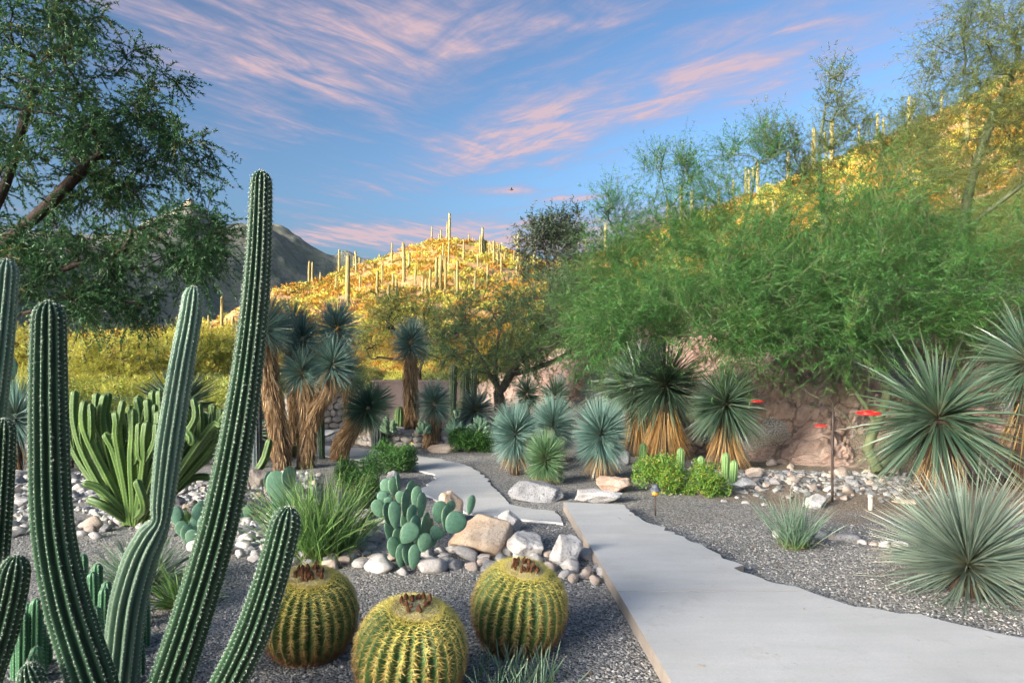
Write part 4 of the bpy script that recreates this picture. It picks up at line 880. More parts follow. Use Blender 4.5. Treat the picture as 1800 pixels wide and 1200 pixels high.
# ------------------------------------------------------------------ golden barrels
GB_RIBS = 27
DF = None
def dried_flower_mesh():
    mb = MB(); c = spline([(0, 0, 0), (0, 0, .012), (0, 0, .024), (0, 0, .032)], .004); n = 6; th = np.arange(n) / n * 6.283
    r = np.interp(np.linspace(0, 1, len(c)), [0, .35, .7, 1], [.006, .009, .006, .0015]); v = np.stack([np.cos(th)[None] * r[:, None], np.sin(th)[None] * r[:, None], np.broadcast_to(c[:, 2:3], (len(c), n))], -1)
    i = np.arange(len(c) - 1)[:, None] * n; j = np.arange(n)[None]; jn = (j + 1) % n
    mb.add(v.reshape(-1, 3), np.stack([i + j, i + jn, i + n + jn, i + n + j], -1).reshape(-1, 4)); return mb.mesh('dried_flower', M['dried_flower'])
DF = dried_flower_mesh()
def golden_barrel(label, px, base, wpx, hpx, tilt=(0.0, 0.0), seed=0, size=None, flowers=34):
    b = G(px, base); k = b[1] / FPX; Rb = wpx * k / 2 * 0.955 if size is None else size
    b = b + np.array([0, Rb * 0.78, 0]); Rb *= (b[1]) / (b[1] - Rb * 0.5) if size is None else 1; b[0] = (px - 900) / FPX * b[1] - Rb * math.sin(tilt[1])
    H = Rb * 1.86
    root = thing('golden_barrel_cactus', label, 'cactus', b, 'golden barrel cacti on the gravel'); root.rotation_euler = (tilt[0], tilt[1], 0)
    m = 64 if size is None else 20; s = np.linspace(0, 1, m); ang = -1.12 + s * (math.pi / 2 + 1.12)
    # profile: squat globe, flattened crown dipping in the middle
    pr = Rb * np.cos(ang) ** 0.80; pz = Rb * 0.98 * np.sin(ang) ; pz = np.where(pz > 0, pz * (0.98 - 0.06 * (pz / Rb) ** 4), pz); pr = np.maximum(pr, 1e-4)
    pz = pz - pz[0]; per = 8 if size is None else 4; n = GB_RIBS * per; th = np.arange(n) / n * 6.28318; crest = (0.5 + .5 * np.cos(th * GB_RIBS)) ** 0.8
    f = 1 - 0.16 * (1 - crest); v = np.stack([pr[:, None] * f * np.cos(th), pr[:, None] * f * np.sin(th), np.broadcast_to(pz[:, None], (m, n)) - (1 - crest)[None] * 0.0], -1)
    mb = MB(); i = np.arange(m - 1)[:, None] * n; j = np.arange(n)[None]; jn = (j + 1) % n
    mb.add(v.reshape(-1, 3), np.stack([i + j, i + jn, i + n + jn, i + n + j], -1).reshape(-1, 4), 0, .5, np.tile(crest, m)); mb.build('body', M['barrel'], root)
    na = 34; sa = np.linspace(0.04, 0.95, na); P_, N_, Hh = [], [], []
    for q in range(GB_RIBS):
        st = np.clip(sa + rng.uniform(-.006, .006, na), 0, 1); r = np.interp(st, s, pr); z = np.interp(st, s, pz); a = q / GB_RIBS * 6.28318
        dr = np.gradient(r); dz = np.gradient(z); nn_ = nrm(np.stack([dz, -dr], -1))
        P_.append(np.stack([r * math.cos(a), r * math.sin(a), z], -1)); N_.append(np.stack([nn_[:, 0] * math.cos(a), nn_[:, 0] * math.sin(a), nn_[:, 1]], -1)); Hh.append(z / pz[-1])
    P_, N_, Hh = np.vstack(P_), np.vstack(N_), np.concatenate(Hh); sn = 12; q = len(P_)
    # spines lie along the rib and splay sideways
    tang = nrm(np.cross(np.cross(N_, np.array([0, 0, 1.])), N_) + 1e-6); sidev = nrm(np.cross(N_, tang))
    a = rng.uniform(0, 6.283, (q, sn)); a[:, :9] = math.pi * 1.5 + (np.arange(9) - 4) * 0.46 + rng.normal(size=(q, 9)) * .12
    d = (sidev[:, None] * np.cos(a)[..., None] + tang[:, None] * np.sin(a)[..., None]) * 0.95 + N_[:, None] * rng.uniform(.35, .8, (q, sn, 1))
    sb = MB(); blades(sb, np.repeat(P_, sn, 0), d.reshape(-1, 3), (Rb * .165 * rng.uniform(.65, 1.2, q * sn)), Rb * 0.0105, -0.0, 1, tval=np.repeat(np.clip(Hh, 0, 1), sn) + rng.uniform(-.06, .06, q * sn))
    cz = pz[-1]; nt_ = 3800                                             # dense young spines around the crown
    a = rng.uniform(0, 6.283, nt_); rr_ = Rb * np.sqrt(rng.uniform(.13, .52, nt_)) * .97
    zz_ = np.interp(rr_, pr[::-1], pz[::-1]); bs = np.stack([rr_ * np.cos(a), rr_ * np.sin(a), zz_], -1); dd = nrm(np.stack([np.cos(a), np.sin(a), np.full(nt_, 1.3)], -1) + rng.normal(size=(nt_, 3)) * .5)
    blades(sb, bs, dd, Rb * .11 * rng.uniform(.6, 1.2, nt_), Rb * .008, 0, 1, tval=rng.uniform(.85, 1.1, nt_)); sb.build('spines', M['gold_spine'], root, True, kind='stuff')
    wv, wf = ICO[3]; wv = wv * (1 + fbm(wv * 6 + seed, 3)[:, None] * .12); wv = wv * np.array([Rb * .43, Rb * .43, Rb * .07]) + np.array([0, 0, cz - Rb * .02])
    MB().add(wv, wf).build('woolly_crown', M['wool'], root)
    nw = 1600; a = rng.uniform(0, 6.283, nw); rr_ = Rb * .44 * np.sqrt(rng.uniform(0, 1, nw)); wb = MB()
    blades(wb, np.stack([rr_ * np.cos(a), rr_ * np.sin(a), cz + Rb * (.05 * np.sqrt(np.clip(1 - (rr_ / (Rb * .44)) ** 2, 0, 1)) - .025)], -1), np.stack([np.cos(a) * .5, np.sin(a) * .5, np.ones(nw)], -1) + rng.normal(size=(nw, 3)) * .6, Rb * .075 * rng.uniform(.5, 1.2, nw), Rb * .02, .1, 1); wb.build('wool_tufts', M['wool'], root, kind='stuff')
    for q in range(flowers):
        a = rng.uniform(0, 6.283); r = Rb * .31 * math.sqrt(rng.uniform(.12, 1))
        o = ob('dried_flower', DF, root, (r * math.cos(a), r * math.sin(a), cz + Rb * (.045 - .03 * (r / (Rb * .31)) ** 2))); sc_ = rng.uniform(.85, 1.25) * Rb / .24; o.scale = (sc_, sc_, sc_ * rng.uniform(.8, 1.2)); o.rotation_euler = (rng.uniform(-.4, .4), rng.uniform(-.4, .4), a)
    return root
golden_barrel('golden barrel cactus tucked against the short dark cactus arm', 548, 1172, 172, 180, (0.20, 0.07), 1)
golden_barrel('golden barrel cactus on open gravel between the other two, set forward of them', 725, 1262, 202, 190, (0.14, 0.12), 2, flowers=24)
golden_barrel('golden barrel cactus standing closest to the concrete path', 914, 1160, 172, 175, (0.16, 0.13), 3)

# ------------------------------------------------------------------ columnar cacti
def arm_cactus(root, b, arms, dflt, sp_len=0.012, sp_n=5, gap=0.02, per=6, step=0.024, name='arm', depth=0.3):
    for a in arms:
        d = a.get('d', dflt); ribs = a.get('ribs', 14)
        pts = [P(x, y, d + (q[0] if q else 0)) - b for (x, y, *q) in a['p']]; k = d / FPX
        body, sp_ = MB(), MB()
        column(body, pts, [w * k / 2 for w in a['w']], ribs, depth, per, step, 0, sp_, body, sp_len, sp_n, gap, a.get('tip', 1.3), 0.9)
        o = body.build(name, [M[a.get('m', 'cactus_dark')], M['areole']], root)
        sp_.build('spines', M['spine_white'], o, True, kind='stuff')
        if a.get('label'): o['label'] = a['label']
bA = G(240, 1290)
rA = thing('columnar_cactus', 'clump of tall dark ribbed cactus arms rising above the garden', 'cactus', bA)
arm_cactus(rA, bA, [
    dict(p=[(195, 1295, 0), (165, 1205, 0), (118, 1060, 0), (92, 920, 0), (86, 760, 0), (85, 640, 0), (86, 528, 0)], w=[60, 76, 72, 66, 62, 58, 52], d=2.75, label='thick upright dark green arm'),
    dict(p=[(262, 1295, 0), (300, 1195, 0), (345, 1060, 0), (388, 910, 0), (418, 760, 0), (440, 610, 0), (454, 460, 0), (460, 300, 0)], w=[60, 72, 68, 64, 58, 50, 44, 36], d=2.85, label='tallest dark arm standing against the sky'),
    dict(p=[(345, 1300, 0), (398, 1205, -.05), (440, 1120, -.08), (472, 1030, -.1), (494, 950, -.1), (508, 890, -.1)], w=[50, 60, 60, 56, 54, 50], d=2.8, label='short dark arm in front of the golden barrel'),
], 2.8, 0.015, 6, 0.019)
bP = G(222, 1240)
rP = thing('columnar_cactus', 'pale dusty green ribbed cactus with a pinched waist between the dark arms', 'cactus', bP)
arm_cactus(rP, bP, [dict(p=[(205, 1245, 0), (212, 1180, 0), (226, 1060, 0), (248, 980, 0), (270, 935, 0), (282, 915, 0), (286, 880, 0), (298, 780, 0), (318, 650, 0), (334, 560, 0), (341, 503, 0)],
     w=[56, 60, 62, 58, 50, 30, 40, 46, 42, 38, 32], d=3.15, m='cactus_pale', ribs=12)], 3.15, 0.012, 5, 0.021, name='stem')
bL = np.array([*G(-60, 1280)[:2], 0.0])
rL = thing('columnar_cactus', 'dark cactus clump at the edge of the garden beside the thick upright arm', 'cactus', bL)
arm_cactus(rL, bL, [
    dict(p=[(-50, 1285, 0), (-30, 1200, 0), (0, 1110, 0), (18, 1040, 0), (30, 975, 0)], w=[50, 58, 58, 54, 48], d=2.7),
    dict(p=[(-70, 1285, 0), (-30, 1150, 0), (-8, 980, 0), (2, 850, 0), (8, 735, 0)], w=[40, 42, 42, 40, 36], d=2.9),
    dict(p=[(-75, 1285, 0), (-60, 1050, 0), (-28, 800, 0), (-5, 620, 0), (12, 455, 0)], w=[50, 56, 52, 48, 40], d=3.0, m='cactus_pale'),
    dict(p=[(30, 1300, 0), (60, 1230, 0), (48, 1165, 0)], w=[40, 46, 40], d=2.6)], 2.8, 0.015, 6, 0.019)
def small_clump(label, px, base, spots, wpx, mat='cactus_small', ribs=8, group=None, lift=0.0, sp_len=.006, name='clumping_cactus', sp_n=3, gap=.018):
    b = G(px, base, lift); root = thing(name, label, 'cactus', b, group)
    for (x, y_foot, y_top) in spots:
        f = G(x, y_foot, lift); top = P(x + rng.uniform(-4, 4), y_top, f[1])
        mb, sp_ = MB(), MB(); k = f[1] / FPX; q = np.array([f - b, (f * .5 + top * .5) - b, top - b]); q[0][2] -= 0.02
        column(mb, q, [wpx * k * .42, wpx * k * .5, wpx * k * .46], ribs, .26, 4, .035, 0, sp_, mb, sp_len, sp_n, gap, 1.2, .9, .0025, .001)
        o = mb.build('stem', [M[mat], M['areole']], root); sp_.build('spines', M['spine_white'], o, True, kind='stuff')
sp1 = [(px, 1135 + rng.uniform(-55, 65), 0) for px in (136, 146, 155, 165, 172, 181, 190, 198, 206, 150, 170, 186, 240, 246, 251, 236, 255)]
sp1 = [(x, y, y - rng.uniform(85, 125) * (0.7 if x > 230 else 1)) for x, y, _ in sp1]
small_clump('cluster of short bright green finger cacti between the dark arms', 190, 1130, sp1, 20)
sp2 = [(x, y, y - h) for x, y, h in ((50, 1180, 120), (62, 1200, 150), (40, 1205, 130), (72, 1190, 95), (66, 1245, 110), (56, 1250, 100), (80, 1165, 70), (30, 1190, 120))]
small_clump('cluster of short finger cacti at the foot of the edge clump', 60, 1200, sp2, 24)
small_clump('six stubby cacti poking out of the bright green shrub', 1210, 848, [(1129, 842, 778), (1160, 846, 797), (1195, 838, 787), (1234, 846, 801), (1275, 850, 795), (1288, 856, 808)], 15, 'cactus_lime', 9)
small_clump('thick upright ribbed cactus in front of the low stone wall', 700, 780, [(700, 779, 714)], 20, 'cactus_lime', 11, name='barrel_column_cactus')
small_clump('squat blue-grey cactus leaning beside the slanting yucca', 664, 790, [(664, 789, 744)], 25, 'cactus_grey', 13, name='barrel_column_cactus')
small_clump('dark slender cactus column just behind the forked yucca trunk', 566, 806, [(566, 806, 700)], 13, 'cactus_dark', 10, name='barrel_column_cactus')
small_clump('grey cactus column between the tallest arm and the leaning yucca', 452, 822, [(452, 822, 672)], 19, 'cactus_grey', 10, name='barrel_column_cactus')
small_clump('group of green cactus posts under the tree behind the raised bed', 812, 745, [(795, 738, 640), (815, 738, 652), (832, 738, 645)], 14, 'saguaro_green', 10, lift=.27, name='cactus_post')
for q, (px, by, s_) in enumerate([(513, 783, .085), (514, 803, .095)]):
    golden_barrel(['tiny golden barrel cactus beside the shaggy forked trunk', 'golden barrel cactus the size of a melon between the two shaggy trunks'][q], px, by, 20, 20, size=s_, flowers=3)
small_clump('olive melon-shaped cactus behind the tiny golden barrels', 514, 780, [(515, 780, 742)], 24, 'cactus_yellow', 12, name='barrel_column_cactus')
CL = 'pale green domed cushion cactus in a row on the raised bed'
for (px, by, w, h) in [(683, 762, 32, 34), (745, 762, 30, 28), (765, 756, 28, 30), (800, 762, 40, 28), (806, 750, 34, 32), (842, 762, 46, 32), (878, 758, 36, 30)]:
    b = G(px, by, .27); k = b[1] / FPX; root = thing('cushion_cactus', CL, 'cactus', b, 'cushion cacti on the raised bed')
    mb, sp_ = MB(), MB(); hw = w * k / 2; nst = 30
    for q in range(nst):
        d = cone_dirs(1, (0, 0, 1), 0.12)[0]; top = d * np.array([hw, hw, h * k]) * rng.uniform(.9, 1.05)
        column(mb, [top * .35, top * .7, top], [.03, .033, .028], 6, .25, 3, .07, 0, sp_, None, .008, 2, .03, 1.2)
    mb.build('stems', M['cushion'], root, kind='stuff'); sp_.build('spines', M['spine_white'], root, kind='stuff')

# candelabra cactus: each branch a piece of its own
bC = G(236, 925); dC = bC[1]; rC = thing('candelabra_cactus', 'bushy yellow-green candelabra cactus with dozens of upturned branches', 'cactus', bC)
def branch(pts, w0=12, w1=15, mat='cactus_yellow', ribs=5):
    p = [P(x + (rng.normal() * 3.0 if 0 < q_ else 0), y, dC + dd) - bC for q_, (x, y, dd) in enumerate(pts)]; p[0][2] = max(p[0][2], -.02); k = dC / FPX; mb = MB(); sp_ = MB()
    column(mb, p, [w0 * k / 2, w1 * k / 2, w1 * k / 2, w1 * k / 2 * .9][:len(p)] if len(p) <= 4 else [w1 * k / 2] * len(p), ribs, .36, 4, .035, 0, sp_, mb, .006, 2, .035, 1.0, 1.2, .003)
    o = mb.build('branch', [M[mat], M['areole']], rC); sp_.build('spines', M['spine_white'], o, True, kind='stuff')
tops = [(120, 706, .1), (134, 686, 0), (148, 704, -.2), (163, 716, .1), (168, 690, .3), (179, 692, -.1), (190, 690, .2), (200, 722, -.35), (232, 718, -.3), (240, 698, .1), (248, 694, .3), (262, 700, -.15), (272, 686, .25), (277, 722, -.3),
        (286, 685, 0), (301, 686, .25), (318, 708, .3), (345, 714, .1), (360, 724, .25), (384, 718, 0), (390, 748, -.2), (212, 740, .35), (160, 742, .2), (190, 760, -.2), (256, 740, -.35), (308, 742, -.2), (368, 758, -.1), (332, 782, -.3)]
for q, (tx, ty, dd) in enumerate(tops):
    side = (tx - 240) / 130.0; x0 = 236 + side * 16; knee = 812 - abs(side) * 22 + rng.uniform(-22, 22)
    lean = tx - side * rng.uniform(8, 20)
    branch([(x0, 920, dd * .1), (x0 + (lean - x0) * .38, (920 + knee) / 2 + 8, dd * .4), (lean, knee - 15, dd * .85), (tx, (knee + ty) / 2 - 10, dd), (tx + rng.uniform(-2, 2), ty, dd)])
    for _ in range(2 if q % 3 == 0 else 1):
        sx = tx + rng.choice([-1, 1]) * rng.uniform(9, 15); branch([(lean, knee - 12, dd * .85), ((sx + lean) / 2, knee - 22, dd * .9), (sx, knee - 48, dd), (sx, knee - 80, dd)], 9, 12)
for pts in ([(232, 915, 0), (205, 885, -.1), (175, 858, -.15), (150, 848, -.2)], [(228, 912, 0), (196, 880, .1), (170, 845, .1)], [(236, 912, 0), (252, 890, -.3), (246, 842, -.35)], [(226, 918, 0), (190, 890, -.2), (152, 876, -.2)], [(250, 912, 0), (300, 860, .1), (355, 815, .1), (380, 790, .1)],
            [(246, 915, 0), (290, 880, .2), (340, 840, .2), (384, 842, .2)], [(400, 868, .5), (430, 828, .6), (456, 800, .6), (474, 764, .6)]):
    if pts[0][0] < 390: branch(pts)
bK = G(436, 850); 
rK = thing('cactus_arm_plant', 'single yellow-green cactus branch curving up beside the leaning yucca trunk', 'cactus', bK)
mb, sp_ = MB(), MB(); column(mb, [(0, 0, -.01), (.08, 0, .12), (.2, 0, .3), (.27, 0, .55)], [.045, .05, .05, .045], 5, .34, 5, .025, 0, sp_, mb, .006, 2, .035, 1.0, 1.2, .003); mb.build('stem', [M['cactus_yellow'], M['areole']], rK); sp_.build('spines', M['spine_white'], rK, kind='stuff')

# ------------------------------------------------------------------ prickly pears
def pad_mesh():
    n, m = 16, 11; mb = MB(); s = np.linspace(0, math.pi, m); th = np.arange(n) / n * 6.28318
    x = np.sin(s)[:, None] * np.cos(th) * (0.50 + 0.0 * s[:, None]); z = (1 - np.cos(s))[:, None] * .5 + 0 * th; y = np.sin(s)[:, None] * np.sin(th)
    x = x * (0.62 + 0.62 * np.clip(z, 0, 1) ** .8 * (1 - .18 * z)); ed = np.abs(np.cos(th))[None] * np.ones_like(x)
    y = y * 0.062 * (1 - .15 * ed)
    i = np.arange(m - 1)[:, None] * n; j = np.arange(n)[None]; jn = (j + 1) % n
    mb.add(np.stack([x, y, z], -1).reshape(-1, 3), np.stack([i + j, i + jn, i + n + jn, i + n + j], -1).reshape(-1, 4), 0, .5, (ed * 1.0).ravel() ** 3); return mb.mesh('pad', M['pad'])
PAD = pad_mesh()
def prickly_pear(label, px, base, pads, group=None):
    b = G(px, base); k = b[1] / FPX; root = thing('prickly_pear', label, 'cactus', b, group)
    for (cx, cy, w, h, tilt, yaw, dd) in pads:
        d = b[1] + dd; c = P(cx, cy, d) - b; kk = d / FPX; t = R(tilt); H = h * kk; wd = max(w * kk / max(abs(math.cos(R(yaw))), .45), H * .45)
        o = ob('pad', PAD, root); foot = c - np.array([math.sin(t) * H / 2, 0, math.cos(t) * H / 2]); foot[2] = max(foot[2], -.02)
        o.location = tuple(foot); o.rotation_euler = (rng.uniform(-.16, .16), t, 0); o.rotation_mode = 'YXZ'
        o.rotation_euler = (rng.uniform(-.14, .14), t, R(yaw)); o.scale = (wd, max(wd, .15) * 1.1, H * 1.06)
    return root
Z = lambda zx, zy: (zx / 2.857 + 420, zy / 2.857 + 780)
raw = [(740, 218, 65, 80, -5, 10, .25), (700, 325, 65, 95, -18, 15, .05), (722, 270, 60, 64, -8, 10, .18), (752, 290, 46, 48, 0, 20, .1), (776, 215, 52, 92, 0, 35, .2), (804, 190, 22, 96, 0, 78, .15), (783, 360, 62, 132, -3, 25, -.05), (811, 268, 52, 64, 0, 20, .1), (836, 300, 38, 132, 3, 60, .0),
       (860, 235, 44, 96, 4, 50, .2), (893, 275, 56, 112, 6, 25, .12), (919, 312, 46, 122, 6, 45, .05), (852, 455, 96, 108, 38, 15, -.15), (745, 350, 40, 112, -10, 55, -.02), (866, 360, 48, 102, 3, 40, .0), (890, 410, 48, 92, 4, 45, -.06), (931, 410, 38, 124, 5, 58, .0), (1007, 345, 78, 112, 4, 20, .05),
       (1046, 375, 52, 122, 8, 45, .0), (1060, 320, 52, 66, 10, 30, .1), (1085, 402, 112, 112, 42, 15, -.05), (1166, 310, 44, 96, 14, 30, .0), (962, 420, 34, 82, 4, 60, .05), (992, 452, 80, 66, 40, 20, 0), (932, 500, 72, 92, 15, 25, -.1), (776, 520, 58, 102, -8, 30, -.05), (812, 560, 54, 122, 0, 30, -.1), (850, 555, 48, 112, 0, 45, -.1),
       (880, 570, 64, 122, 6, 20, -.12), (800, 470, 60, 110, -4, 40, .0), (840, 400, 56, 120, 0, 30, .08), (905, 470, 56, 110, 5, 40, .03), (965, 495, 56, 80, 30, 30, 0), (760, 440, 50, 110, -12, 40, .1), (835, 540, 60, 150, 0, 60, 0)]
prickly_pear('blue-green prickly pear with dozens of flat pads beside the tan boulder', 714, 1000, [(*Z(a, b_), w / 2.857, h / 2.857, t, y_, dd) for a, b_, w, h, t, y_, dd in raw])
prickly_pear('small prickly pear among the stones beside the tallest cactus arm', 342, 955, [(310, 908, 20, 32, -8, 20, 0), (320, 930, 20, 28, -10, 30, 0), (347, 905, 18, 34, 5, 30, .1), (356, 922, 18, 30, 10, 25, 0), (338, 945, 22, 30, 0, 20, -.05), (372, 905, 18, 44, 4, 60, .1), (354, 895, 15, 28, 0, 40, .15), (330, 940, 18, 34, -6, 40, 0), (340, 930, 18, 34, 0, 20, .05)])
prickly_pear('prickly pear peeping out behind the arching beargrass', 500, 930, [(488, 860, 36, 60, -8, 20, 0), (508, 842, 20, 40, 5, 50, 0), (476, 850, 18, 44, -14, 50, .05), (494, 900, 36, 56, 0, 20, 0), (516, 868, 26, 40, 14, 30, .05), (500, 915, 30, 44, 4, 40, 0)])
prickly_pear('pale prickly pear at the foot of the grey cactus column', 430, 915, [(436, 900, 18, 24, 5, 20, 0), (424, 905, 16, 26, -5, 30, 0)])
prickly_pear('tall blue prickly pear behind the thick dark arm', 40, 800, [(16, 690, 26, 40, -5, 20, 0), (34, 710, 24, 40, 6, 20, 0), (22, 735, 26, 50, 0, 20, 0), (40, 750, 26, 48, 4, 30, 0), (28, 775, 28, 50, 0, 20, 0), (10, 620, 14, 40, 0, 30, 0), (18, 650, 20, 40, 0, 30, 0)])

# ------------------------------------------------------------------ shrubs
def shrub(label, px, base, wpx, hpx, mat, n, leaf=0.018, dep=0.8, group=None, name='shrub', rough=.25, flowers=0, stems='bark_grey', up=.3):
    b = G(px, base); k = b[1] / FPX; rx, H = wpx * k / 2, hpx * k; b = b + np.array([0, rx * dep * .7, 0]); b[0] = (px - 900) / FPX * b[1]; root = thing(name, label, 'shrub', b, group)
    nl = 30; lob = np.c_[rng.uniform(-1, 1, (nl, 2)), rng.uniform(.25, .8, nl)]; lob = lob[(lob[:, 0] ** 2 + lob[:, 1] ** 2) < .95]; lob[:, 2] *= np.sqrt(1 - .55 * (lob[:, 0] ** 2 + lob[:, 1] ** 2))
    k_ = rng.integers(0, len(lob), n); d = rdir(n); r = rng.uniform(.35, 1, n) ** .5 * .34 * rng.uniform(.8, 1.2, n)
    p = (lob[k_] + d * r[:, None]) * np.array([rx * .82, rx * dep * .82, H * .98]); p[:, 2] = np.abs(p[:, 2]) + .01; p[:, 2] = np.minimum(p[:, 2], H * rng.uniform(.93, 1.1, n))
    mb = MB(); blades(mb, p, rdir(n) + np.array([0, 0, up]) + d * .5, leaf * rng.uniform(.6, 1.4, n), leaf * .42, .1, 2, 0, lambda t: .5 if t < .1 else 1.0); mb.build('foliage', M[mat], root, True, kind='stuff')
    mb = MB()
    for q in lob[:26]: tube(mb, [(0, 0, -.02), tuple(q * np.array([rx * .4, rx * dep * .4, H * .5])), tuple(q * np.array([rx * .8, rx * dep * .8, H * .95]))], [.009, .006, .002], 4, .1)
    mb.build('stems', M[stems], root)
    for q in range(flowers):
        o = MB().add(ICO[1][0] * np.array([.02, .02, .008]), ICO[1][1]).build('flower', M['flower_yellow'], root); o.location = (rx * .78, -rx * .1, H * .86)
shrub('rounded dense green bush with one yellow flower beside the winding path', 690, 834, 92, 62, 'bush', 5200, .03, .8, flowers=1)
shrub('low spreading dark green shrub beside the slanting trunk', 632, 862, 100, 60, 'bush', 4200, .03, .7)
shrub('low bright green mat shrub in front of the stone wall', 824, 797, 92, 44, 'bush', 5200, .032, .6)
shrub('loose bright yellow-green shrub around the stubby cacti', 1168, 872, 130, 72, 'bush_bright', 5200, .03, .6)
shrub('spreading lime-green shrub at the foot of the dark spiky yucca', 1238, 876, 92, 62, 'bush_bright', 3600, .03, .6)
shrub('olive undergrowth shrub behind the beargrass', 640, 900, 70, 80, 'bush', 2600, .03, .7)
shrub('pale feathery shrub behind the grey yucca of the raised bed', 790, 745, 60, 46, 'tree_dull', 2200, .04, .6)
shrub('grey-green shrub by the rusty fence', 205, 800, 90, 80, 'tree_dull', 3000, .05, .6)
shrub('low weeds under the cream stone wall', 508, 765, 60, 26, 'bush_bright', 1200, .05, .6)

# ------------------------------------------------------------------ trees
def tree(label, base, trunks, clusters, n_attr, leafmat_, bark, twig=(.35, .7), n_tw=6, n_leaf=26, leaf=(.06, .009), r0=.09, tip=.004, droop=.15, up=.15, cat='tree', name='tree', group=None, leaf_prof=None, segs=1, curl=.35, shell=.45, spread=.8, stemw=.005):
    base = np.asarray(base, float); root = thing(name, label, cat, base, group)
    nodes, par = [], []
    for tk in trunks:
        c = spline([np.asarray(q) - base for q in tk], .22); last = -1
        if nodes:
            dist = np.linalg.norm(np.array(nodes) - c[0], axis=1); j = int(dist.argmin())
            if dist[j] < .3: last = j; c = c[1:]
        for q in c: nodes.append(q); par.append(last); last = len(nodes) - 1
    w = np.array([c[4] for c in clusters], float); w /= w.sum(); pick = rng.choice(len(clusters), n_attr, p=w); A = []
    for k in pick:
        (c, rx, ry, rz, _) = clusters[k]; d = rdir(1)[0] * rng.uniform(0, 1) ** shell; A.append(np.asarray(c) - base + d * np.array([rx, ry, rz]))
    A = np.array(A); nd = np.array(nodes); o_ = np.argsort([np.linalg.norm(nd - a, axis=1).min() for a in A]); A = A[o_]
    plen = [0.0] * len(nodes); tips = []
    for a in A:
        nd = np.array(nodes); v = a - nd; dist = np.linalg.norm(v, axis=1); j = int((dist - .12 * v[:, 2].clip(-1, 1)).argmin()); L = dist[j]
        pd = nodes[j] - nodes[par[j]] if par[j] >= 0 else np.array([0, 0, 1.]); pd = pd / max(np.linalg.norm(pd), 1e-6)
        ctrl = nodes[j] + pd * L * curl + rng.normal(size=3) * L * .08; n = max(2, int(L / .22)); last = j; prev = None
        for q in range(1, n + 1):
            t = q / n; p = nodes[j] * (1 - t) ** 2 + ctrl * 2 * t * (1 - t) + a * t * t + (rng.normal(size=3) * .022 if q < n else 0); nodes.append(p); par.append(last); last = len(nodes) - 1
            if t > .3 or n < 3: tips.append((last, p, a - nodes[j]))
    N = len(nodes); cnt = np.zeros(N); par = np.array(par); hasch = np.zeros(N, bool); hasch[par[par >= 0]] = True
    for i in range(N - 1, -1, -1):
        if not hasch[i]: cnt[i] += 1
        if par[i] >= 0: cnt[par[i]] += cnt[i]
    ex = math.log(r0 / tip) / math.log(max(cnt.max(), 2)); rad = tip * cnt ** ex
    nd = np.array(nodes); e = np.where(par >= 0)[0]; a, b = nd[par[e]], nd[e]; ra, rb = np.minimum(rad[par[e]], rad[e] * 1.6), rad[e]
    T = nrm(b - a); u = nrm(np.cross(T, np.array([.3, .5, .81]))); wv = np.cross(T, u); s = 6; th = np.arange(s) / s * 6.28318
    ring = u[:, None] * np.cos(th)[None, :, None] + wv[:, None] * np.sin(th)[None, :, None]
    v = np.concatenate([a[:, None] - T[:, None] * ra[:, None, None] * .3 + ring * ra[:, None, None], b[:, None] + T[:, None] * rb[:, None, None] * .3 + ring * rb[:, None, None]], 1)
    j = np.arange(s); jn = (j + 1) % s; q = np.stack([j, jn, jn + s, j + s], -1); mb = MB()
    mb.add(v.reshape(-1, 3), (q[None] + (np.arange(len(e)) * 2 * s)[:, None, None]).reshape(-1, 4)); mb.build('trunk', M[bark], root)
    tp = np.array([t[1] for t in tips]); td = nrm(np.array([t[2] for t in tips])); nt_ = len(tp) * n_tw
    B = np.repeat(tp, n_tw, 0); D = nrm(np.repeat(td, n_tw, 0) * .55 + rng.normal(size=(nt_, 3)) * .55 + np.array([0, 0, up])); L = rng.uniform(*twig, nt_)
    mb = MB(); blades(mb, B, D, L, stemw, droop, 2, 1)
    u = rng.uniform(.08, 1, (nt_, n_leaf)); pos = B[:, None] + D[:, None] * (L[:, None] * u)[..., None]; pos[..., 2] -= droop * L[:, None] * u * u; pos = pos.reshape(-1, 3); m = len(pos)
    ld_ = np.repeat(D, n_leaf, 0) * .5 + rng.normal(size=(m, 3)) * spread * .6; clump = np.repeat(np.repeat(rng.uniform(size=len(tp)), n_tw), n_leaf)
    blades(mb, pos, ld_, leaf[0] * rng.uniform(.6, 1.3, m), leaf[1], .15, segs, 0, leaf_prof, rnd=np.clip(clump * .6 + rng.uniform(size=m) * .4, 0, 1)); mb.build('crown', [M[leafmat_], M[bark]], root, True, kind='stuff')
    return root
def C(px, py, d, rx, ry, rd, w=1.0):
    k = d / FPX; return (P(px, py, d), rx * k, rd, ry * k, w)
oval = lambda t: .55 if t < .1 else 1.0
